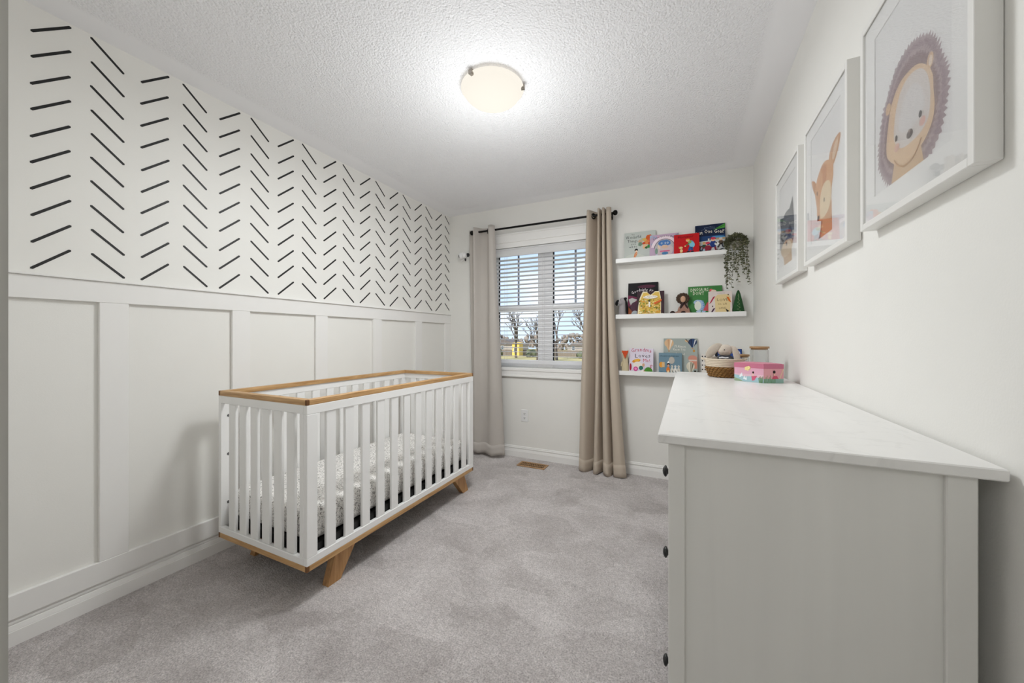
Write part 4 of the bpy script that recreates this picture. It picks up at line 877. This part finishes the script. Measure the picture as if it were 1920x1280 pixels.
# bunny
m_bun = mat('beige_knit', 'beb3a6', .95, bump=.3, bscale=420, var=.1, vscale=120, sheen=.2); m_ear = mat('ear_lining', 'b7a79c', .9, bump=.2, bscale=300); m_shirt = mat('grey_striped_cloth', '5c5f68', .9, var=.3, vscale=60)
bu = thing('bunny_toy', 'beige plush bunny with long floppy ears slumped in the basket', 'soft toy', (BX + .002, BY - .004, DT + .036)); bu.scale = (.80, .80, .80)
b = MB(); b.ball((.004, .000, .054), (.056, .048, .050), m_shirt); b.build('body', bu)
b = MB(); b.ball((.008, -.014, .128), (.040, .037, .037), m_bun); b.ball((-.012, -.028, .118), (.026, .024, .024), m_bun); remesh(b.build('head', bu), .003)
def ear(P, wd, tk, name):
    mb = MB(); C_ = crom(P, 6); n = len(C_); vs = []; fs = []; NN = 12
    for i, p in enumerate(C_):
        t = i / (n - 1); ww = wd * (math.sin(PI * (t * .86 + .09)) ** .75); a_ = Vector(C_[max(i - 1, 0)]); b2 = Vector(C_[min(i + 1, n - 1)]); d = (b2 - a_).normalized(); u = d.cross(Vector((.35, -.9, .25))).normalized(); w_ = u.cross(d)
        for k in range(NN):
            q_ = 2 * PI * k / NN; vs.append(Vector(p) + u * ww * math.cos(q_) + w_ * tk * math.sin(q_))
    for i in range(n - 1):
        for k in range(NN): fs.append((i * NN + k, i * NN + (k + 1) % NN, (i + 1) * NN + (k + 1) % NN, (i + 1) * NN + k))
    mb.add(vs, fs + [list(range(NN))[::-1], [(n - 1) * NN + k for k in range(NN)]], m_bun, True); return mb.build(name, bu)
ear([(-.012, -.012, .158), (-.040, -.030, .150), (-.070, -.046, .124), (-.090, -.050, .094), (-.098, -.048, .080)], .027, .006, 'ear')
ear([(.034, -.010, .150), (.052, -.022, .138), (.064, -.034, .105), (.068, -.046, .070), (.066, -.052, .050)], .021, .006, 'ear')
MB().ball((-.002, -.0495, .131), .0032, m_black).build('eye', bu); MB().ball((-.034, -.042, .118), .0036, mat('pink_nose', 'b98a86', .8)).build('nose', bu)
b = MB(); b.tube([(-.030, -.042, .078), (-.014, -.052, .082), (.004, -.050, .078), (.020, -.046, .080)], .005, mat('neck_ribbon', 'd9dadd', .8), 8); b.build('ribbon', bu)
b = MB(); b.ball((-.060, -.020, .076), (.022, .016, .012), m_bun); b.build('paw', bu)
# music box: wedge-cornered box with pastel scene
m_bxp = col('c47f94'); m_bxl = col('d7a9b6')
BOXP = [(2.494, -1.226), (2.598, -1.303), (2.678, -1.262), (2.650, -1.172), (2.545, -1.125)]
bcx, bcy = 2.594, -1.218
bo = thing('keepsake_box', 'pink lidded keepsake box painted with dancers and a pond', 'box', (bcx, bcy, DT))
P = [(p[0] - bcx, p[1] - bcy) for p in BOXP]
MB().prism(P, 0, .063, 2, col('cdb4bd')).build('box_body', bo)
Pl = [(p[0] * 1.015, p[1] * 1.015) for p in P]; li = MB(); li.prism(Pl, .0632, .084, 2, col('bf7088')); li.prism([(p[0] * .93, p[1] * .93) for p in P], .084, .0852, 2, col('d08b9c')); li.build('lid', bo)
def side_art(p0, p1, fn, name='side_art'):
    d = Vector((p1[0] - p0[0], p1[1] - p0[1], 0)); L = d.length; a = MB(); fn(a, L, .063); o = a.build(name, bo, (p0[0], p0[1], 0), (0, 0, math.atan2(d.y, d.x))); o.location += Vector((d.y, -d.x, 0)).normalized() * .0008
def sc1(a, L, h):
    a.rect(0, L, 0, h, col('d8a4b8')); a.rect(0, L, h * .35, h * .55, col('dbb6c2')); a.flat([(0, 0), (L, 0), (L, h * .28), (L * .6, h * .42), (L * .3, h * .36), (0, h * .48)], col('9fc0c8')); a.flat([(0, 0), (L * .3, 0), (L * .2, h * .14), (0, h * .25)], col('93a98a'))
    for x, z in ((.22, .42), (.27, .5), (.36, .3), (.42, .26)): a.flat([(L * x - .006, h * z - .008), (L * x + .004, h * z - .008), (L * x, h * z + .010)], col('e9eef2'))
    a.flat([(L * .62, h * .1), (L * .60, h * .44), (L * .80, h * .48), (L * .70, h * .14)], col('cf5f7c')); a.oval(L * .66, h * .70, .004, .005, col('30201c')); a.line(L * .65, h * .62, L * .66, h * .44, .005, col('e7c2ae'))
    for k in range(6): a.line(L * (.86 + .02 * k), 0, L * (.84 + .028 * k), h * (.35 + .06 * (k % 3)), .0018, col('6b8f5c'))
    for k in range(5):
        an = 2 * PI * k / 5; a.oval(L * .46 + .008 * math.cos(an), h * .95 + .006 * math.sin(an), .005, .004, col('efdc9a'))
def sc2(a, L, h):
    a.rect(0, L, 0, h, col('d79ba2')); a.flat([(0, 0), (L, 0), (L, h * .3), (0, h * .3)], col('8fb0a8')); a.line(L * .8, h * .3, L, h, .003, col('d9c39a'))
    for k in range(10): a.line(L * (.02 + .06 * k), 0, L * (.05 + .058 * k), h * (.3 + .12 * (k % 3)), .002, col('5f8a4c'))
    a.oval(L * .52, h * .78, .006, .007, col('261c1c')); a.line(L * .52, h * .68, L * .54, h * .45, .006, col('e0b4a0')); a.flat([(L * .40, h * .28), (L * .50, h * .52), (L * .66, h * .5), (L * .74, h * .3)], col('c7506a'))
side_art(P[0], P[1], sc1); side_art(P[1], P[2], sc2)
fb = MB()
for k in range(5):
    an = 2 * PI * k / 5; fb.ball((.006 * math.cos(an), 0, .005 * math.sin(an)), (.0045, .0015, .0035), col('efdc9a'), 10, 6)
dv = Vector((P[1][0] - P[0][0], P[1][1] - P[0][1], 0)); fb.build('clasp', bo, (P[0][0] + dv.x * .5 + dv.normalized().y * .002, P[0][1] + dv.y * .5 - dv.normalized().x * .002, .064), (0, 0, math.atan2(dv.y, dv.x)))
# jars
m_jar = glass('jar_glass', .03, 1.5, (.98, .985, .985, 1), .3); m_lid = wood('bamboo_lid', '8e6d48', 'b08c62', 0, .5, 30)
def jar(x, y, r, h, lab):
    t_ = thing('glass_jar', lab, 'jar', (x, y, DT), group='lidded jars on the dresser')
    MB().lathe([(.0001, 0), (r * .9, 0), (r, .004), (r, h - .020), (r * .95, h - .014), (r * .93, h - .014), (r * .965, h - .022), (r * .965, .006), (r * .86, .004), (.0001, .004)], m_jar, 36).build('glass_body', t_)
    MB().lathe([(r * .90, h - .016), (r * .90, h - .010), (r * 1.04, h - .010), (r * 1.05, h - .008), (r * 1.05, h - .001), (r * 1.03, h), (.0001, h)], m_lid, 36).build('lid', t_)
jar(2.620, -1.050, .040, .158, 'tall clear glass jar with a flat wooden lid'); jar(2.556, -.925, .037, .112, 'short clear glass jar with wooden lid behind the basket')

# ------------------------------------------------------------------ framed pictures on the right wall
m_frame = mat('frame_white', 'e4e3e0', .35); m_matb = mat('passepartout', 'f6f6f5', .8); m_paper = mat('print_paper', 'eeeeee', .8); m_fg = glass('frame_glass', .02, 1.2, (1, 1, 1, 1), .5)
def wc(name, c, v=.12, s=30): return mat('watercolour_' + name, c, .85, var=v, vscale=s)
def picture(y_left, z0, label, art):
    FW, FH, D = .430, .525, .034
    t_ = thing('framed_picture', label, 'picture', (W, y_left, z0), (0, 0, -PI / 2), 'deep white frames on the right wall')   # local x runs to the right along the wall, -y into the room
    b = 0.016
    f = MB()
    for (x0, x1, z0_, z1) in ((0, b, 0, FH), (FW - b, FW, 0, FH), (b, FW - b, 0, b), (b, FW - b, FH - b, FH)): f.box(x0, x1, -D, -.001, z0_, z1, m_frame, .001)
    f.build('frame', t_)
    MB().box(b, FW - b, -.010, -.004, b, FH - b, m_matb).build('backing', t_)
    mm = MB()
    for (x0, x1, za, zb) in ((b, .067, b, FH - b), (.363, FW - b, b, FH - b), (.067, .363, b, .070), (.067, .363, .462, FH - b)): mm.box(x0, x1, -.0285, -.026, za, zb, m_matb)
    mm.build('mat_board', t_)
    MB().box(.06, .37, -.0262, -.0255, .062, .470, m_paper).build('print_sheet', t_)
    a = MB(); art(a); a.build('artwork', t_, (0, -.02625, 0))
    MB().box(b, FW - b, -.0315, -.0300, b, FH - b, m_fg).build('glass', t_)
def mp_(P, k): return [(min(.362, max(.068, k + .9747 * p[0])), max(.071, .9747 * p[1] - .007)) for p in P]
def fur(P, n, amp, seed):
    rn = random.Random(seed); out = []
    for i in range(len(P)):
        p, q = Vector(P[i]), Vector(P[(i + 1) % len(P)]); c = Vector((.2, .2)); m_ = max(1, int((q - p).length / n))
        for k in range(m_):
            a = p.lerp(q, k / m_); d = (a - c).normalized(); out.append(tuple(a)); e_ = p.lerp(q, (k + .5) / m_) + d * amp * rn.uniform(.5, 1.2); out.append((min(.362, max(.068, e_.x)), max(.071, e_.y)))
    return out
def art_hedge(a):
    k = .0325
    hair = mp_([(.111, .077), (.078, .108), (.053, .151), (.055, .197), (.064, .235), (.074, .261), (.086, .281), (.108, .307), (.129, .332), (.155, .346), (.183, .350), (.206, .350), (.238, .338), (.262, .324), (.285, .300), (.299, .270), (.310, .244), (.322, .215), (.322, .174), (.314, .154), (.308, .132), (.296, .108), (.275, .089), (.252, .078)], k)
    a.flat(fur(hair, .010, .010, 1), wc('hair', 'a9979c', .3, 40)); c = Vector((.22, .20))
    for j, (sc_, cc) in enumerate(((.93, '9a868c'), (.85, 'b09da1'), (.78, '917b7d'))): a.flat(fur([tuple(c + (Vector(p) - c) * sc_) for p in hair], .009, .008, j + 2), wc('hair%d' % j, cc, .2, 50))
    a.flat(mp_([(.116, .077), (.129, .122), (.199, .111), (.238, .115), (.247, .078)], k), wc('tan', 'd9b995', .08))
    a.flat(crom2(mp_([(.205 - .076, .122), (.097, .151), (.093, .181), (.099, .215), (.116, .265), (.151, .294), (.191, .298), (.228, .290), (.262, .263), (.278, .235), (.280, .208), (.284, .175), (.278, .148), (.262, .129), (.238, .115), (.199, .108), (.159, .110)], k)), wc('tan2', 'e3c4a2', .06))
    a.flat(crom2(mp_([(.130, .175), (.132, .222), (.143, .253), (.165, .279), (.199, .287), (.235, .276), (.257, .253), (.268, .224), (.270, .191), (.264, .160), (.242, .145), (.206, .140), (.160, .145)], k)), wc('cream', 'ded7d3', .04))
    a.flat(crom2(mp_([(.150, .190), (.165, .240), (.2, .262), (.235, .240), (.250, .19), (.20, .17)], k)), wc('cream2', 'e1dedd', .03))
    for x, z, rx, rz, cc in ((.102, .265, .012, .013, 'dcbb98'), (.270, .269, .011, .015, 'dcbb98'), (.271, .268, .006, .010, 'eedccb')): a.oval(k + x * .9747, .9747 * z - .007, rx, rz, wc('ear' + cc, cc, .05))
    for x, z, rx, rz, cc in ((.243, .163, .011, .009, 'dfb3a8'), (.142, .155, .011, .009, 'e0b5a8'), (.236, .181, .0055, .007, '26221f'), (.140, .177, .0055, .007, '26221f'), (.196, .160, .012, .009, '54443e')): a.oval(k + x * .9747, .9747 * z - .007, rx, rz, wc('f' + cc, cc, .05))
    a.oval(k + .19, .152 + .004, .004, .003, wc('gl', '9b8a80')); a.arc(k + .18, .150, .062, .059, PI + .5, 2 * PI - .5, wc('line', 'c99f74', .1))
def crom2(P): 
    N = len(P); Q = P[-2:] + P + P[:2]; out = []
    full = crom(Q, 3); out = full[6:6 + 3 * N]; return out
def art_deer(a):
    k = .0456
    a.flat(mp_([(.104, .074), (.128, .109), (.139, .155), (.204, .160), (.240, .185), (.245, .079)], k), wc('dneck', 'd3a47c', .1)); a.flat(mp_([(.104, .074), (.126, .105), (.139, .150), (.152, .15), (.140, .10), (.128, .074)], k), wc('ddark', '9a6744', .1))
    a.flat(crom2(mp_([(.215, .312), (.222, .345), (.255, .366), (.297, .372), (.320, .364), (.307, .335), (.286, .311), (.254, .292)], k)), wc('dear', 'cf9f76', .1)); a.flat(crom2(mp_([(.245, .318), (.262, .350), (.30, .362), (.285, .33), (.262, .308)], k)), wc('dearin', 'e2c8ae', .05))
    a.flat(crom2(mp_([(.080, .250), (.050, .275), (.024, .322), (.068, .305), (.085, .274)], k)), wc('dear2', 'c38d63', .1))
    a.flat(crom2(mp_([(.111, .147), (.092, .165), (.086, .204), (.066, .262), (.086, .301), (.125, .328), (.166, .338), (.216, .325), (.252, .297), (.256, .259), (.242, .223), (.234, .180), (.204, .150), (.152, .139)], k)), wc('dhead', 'd9a67c', .12, 22))
    a.flat(crom2(mp_([(.130, .330), (.150, .30), (.150, .24), (.18, .25), (.19, .32)], k)), wc('dstripe', 'c99068', .15)); a.flat(crom2(mp_([(.125, .158), (.122, .211), (.150, .257), (.198, .262), (.230, .240), (.234, .186), (.204, .155), (.152, .146)], k)), wc('dpale', 'e8d3b2', .06))
    a.oval(k + .102, .9747 * .158 - .007, .012, .010, wc('dnose', '4a2b22', .1)); a.oval(k + .164, .193, .0045, .008, wc('deye', '2a211c')); a.oval(k + .09, .24, .0045, .008, wc('deye2', '2a211c'))
def art_rac(a):
    k = .0587
    a.flat(mp_([(.104, .073), (.085, .125), (.237, .140), (.250, .075)], k), wc('rbody', 'c9ab8b', .1)); a.flat(crom2(mp_([(.023, .170), (.018, .235), (.045, .292), (.110, .330), (.190, .332), (.245, .31), (.278, .288), (.285, .217), (.265, .160), (.15, .150)], k)), wc('rhead', '7e8084', .2, 25))
    a.flat(mp_([(.19, .322), (.262, .372), (.285, .27)], k), wc('rear', '686b70', .15)); a.flat(mp_([(.03, .270), (.012, .335), (.09, .318)], k), wc('rear2', '686b70', .15))
    a.flat(crom2(mp_([(.037, .170), (.10, .195), (.20, .19), (.262, .165), (.224, .124), (.116, .118), (.051, .140)], k)), wc('rmuz', 'd8c3a8', .08)); a.flat(crom2(mp_([(.05, .235), (.10, .255), (.14, .225), (.10, .20), (.06, .21)], k)), wc('rmask', '55585e', .1)); a.flat(crom2(mp_([(.17, .225), (.21, .25), (.25, .22), (.23, .195), (.19, .20)], k)), wc('rmask2', '55585e', .1))
    a.oval(k + .10, .21, .006, .007, wc('reye', '1c1b1a')); a.oval(k + .205, .21, .006, .007, wc('reye', '1c1b1a')); a.oval(k + .145, .165, .012, .009, wc('rnose', '2b2725'))
picture(-1.975, 1.432, 'white framed watercolour hedgehog, nearest of the animal pictures', art_hedge)
picture(-1.455, 1.430, 'white framed watercolour fawn between the other two animal pictures', art_deer)
picture(-.937, 1.428, 'white framed watercolour grey animal, nearest the window wall', art_rac)

# ------------------------------------------------------------------ outdoors beyond the window (upper floor: ground about 3.4 m below the floor)
GZ = -3.4
m_grass = mat('dry_grass', 'a99d6c', .95, var=.35, vscale=.12)
S(MB().box(-90, 60, 1.5, 140, GZ - .3, GZ, m_grass).build('ground'))
def house(x, y, w_, d_, h, wallc, roofc, label, nwin=3):
    t_ = thing('house', label, 'house', (x, y, GZ)); mw = mat('siding_' + wallc, wallc, .8, var=.06); mr = mat('shingles_' + roofc, roofc, .9, var=.12, vscale=2)
    MB().box(-w_ / 2, w_ / 2, 0, d_, 0, h, mw).build('walls', t_)
    b = MB(); b.prism([(-w_ / 2 - .3, h), (w_ / 2 + .3, h), (0, h + w_ * .17)], -.3, d_ + .3, 1, mr); b.build('roof', t_); mgl = mat('far_window', '55606c', .2); mtr = mat('far_trim', 'd8d6d0', .6)
    for k in range(nwin):
        for z in ([.9, 3.3] if h > 4 else [.9]):
            xx = -w_ / 2 + w_ * (k + .5) / nwin; f = MB().box(xx - .5, xx + .5, -.06, 0, z, z + 1.25, mtr).build('window', t_); MB().box(xx - .4, xx + .4, -.08, -.06, z + .1, z + 1.15, mgl).build('pane', f)
house(-50, 100, 11, 8, 2.4, 'a39a90', '6a625e', 'taupe far house seen through the left pane', 3)
house(-70, 112, 10, 8, 2.8, 'a8a29c', '5c5652', 'grey far house at the left edge of the window view')
house(-24, 102, 11, 8, 2.2, '9c948c', '6a625c', 'brown far house seen through the right pane')
house(-8, 112, 10, 8, 2.6, 'a8a29c', '605a56', 'pale far house at the right edge of the window view')
house(-36.2, 80, 1.9, 2.4, 3.2, 'e2c060', 'd8b450', 'small yellow shed standing in the yard outside', 1)
t_ = thing('board_fence', 'weathered grey board fence crossing the yard outside', 'fence', (-22, 84, GZ)); m_fb = mat('fence_board', '7a6f64', .9, var=.2, vscale=3); so = None
for k in range(120):
    if so is None: so = MB().box(-.17, .17, -.02, .02, 0, 1.5, m_fb).build('fence_board', t_, (-23 + .38 * k, 0, 0))
    else: share(so, 'fence_board', t_, (-23 + .38 * k, 0, 0))
m_hed = mat('far_shrub', '5d6348', .95, var=.3, vscale=3)
rn = random.Random(31)
for (x, y, r_, lab) in ((-41, 79, 1.6, 'low green shrub in the yard left of the yellow shed'), (-31, 78, 1.5, 'low green shrub in the yard right of the yellow shed'), (-19, 78, 1.4, 'rounded green shrub seen low in the right pane')):
    t_ = thing('shrub', lab, 'shrub', (x, y, GZ)); b = MB()
    for k in range(14): b.ball((rn.uniform(-.6, .6) * r_, rn.uniform(-.5, .5) * r_, rn.uniform(.3, .9) * r_), r_ * rn.uniform(.3, .5), m_hed, 8, 6)
    b.build('foliage', t_, kind='stuff')
t_ = thing('distant_hedge', 'long brown grey winter tree line on the horizon beyond the houses', 'hedge', (-30, 130, GZ)); b = MB(); rn2 = random.Random(8); m_tl = mat('winter_tree_line', '8d8278', .95, var=.35, vscale=.6)
for k in range(900): b.ball((-60 + .135 * k, rn2.uniform(-1.5, 1.5), rn2.uniform(.5, 5.2) + .8 * math.sin(k * .05)), (rn2.uniform(.3, .9), .6, rn2.uniform(.4, 1.1)), m_tl, 6, 4)
b.build('foliage', t_, kind='stuff')
m_bark = mat('bare_bark', '5a524c', .9)
def bare_tree(x, y, h, seed, label):
    rn = random.Random(seed); t_ = thing('bare_tree', label, 'tree', (x, y, GZ)); tr = MB(); br = MB()
    def grow(p, d, L, r, dep):
        q = p + d * L; mb = tr if dep == 0 else br; mid = (p + q) / 2 + Vector((rn.uniform(-1, 1), rn.uniform(-1, 1), 0)) * L * .05
        mb.tube([p, mid, q], [r, r * .85, r * .7], m_bark, 5 if dep < 3 else 3)
        if dep < 5:
            for k in range(3 if dep < 3 else 2):
                nd = (d + Vector((rn.uniform(-1, 1), rn.uniform(-1, 1), rn.uniform(-.1, .6))) * .75).normalized(); grow(q if k else p.lerp(q, .7), nd, L * rn.uniform(.62, .8), r * .66, dep + 1)
    grow(Vector((0, 0, 0)), Vector((0, 0, 1)), h * .3, h * .026, 0); tr.build('trunk', t_); br.build('branches', t_, kind='stuff')
for i, (x, y, h, lab) in enumerate(((-19.5, 36, 8.2, 'bare tree outside at the left of the left pane'), (-15.8, 36, 8.8, 'bare tree outside behind the yellow shed'), (-12.3, 34, 8.0, 'bare tree outside just left of the window mullion'), (-9.8, 33, 8.6, 'bare tree outside just right of the window mullion'), (-7.2, 35, 9.2, 'spreading bare tree outside in the middle of the right pane'), (-4.6, 34, 8.2, 'bare tree outside at the right curtain edge'))):
    f_ = (1.7, 1.95, 1.75, 2.0, 1.7, 1.9)[i]; bare_tree(2.29 + (x - 2.29) * f_, -3.26 + (y + 3.26) * f_, 4.55 + (h - 4.55) * f_, 40 + i, lab)
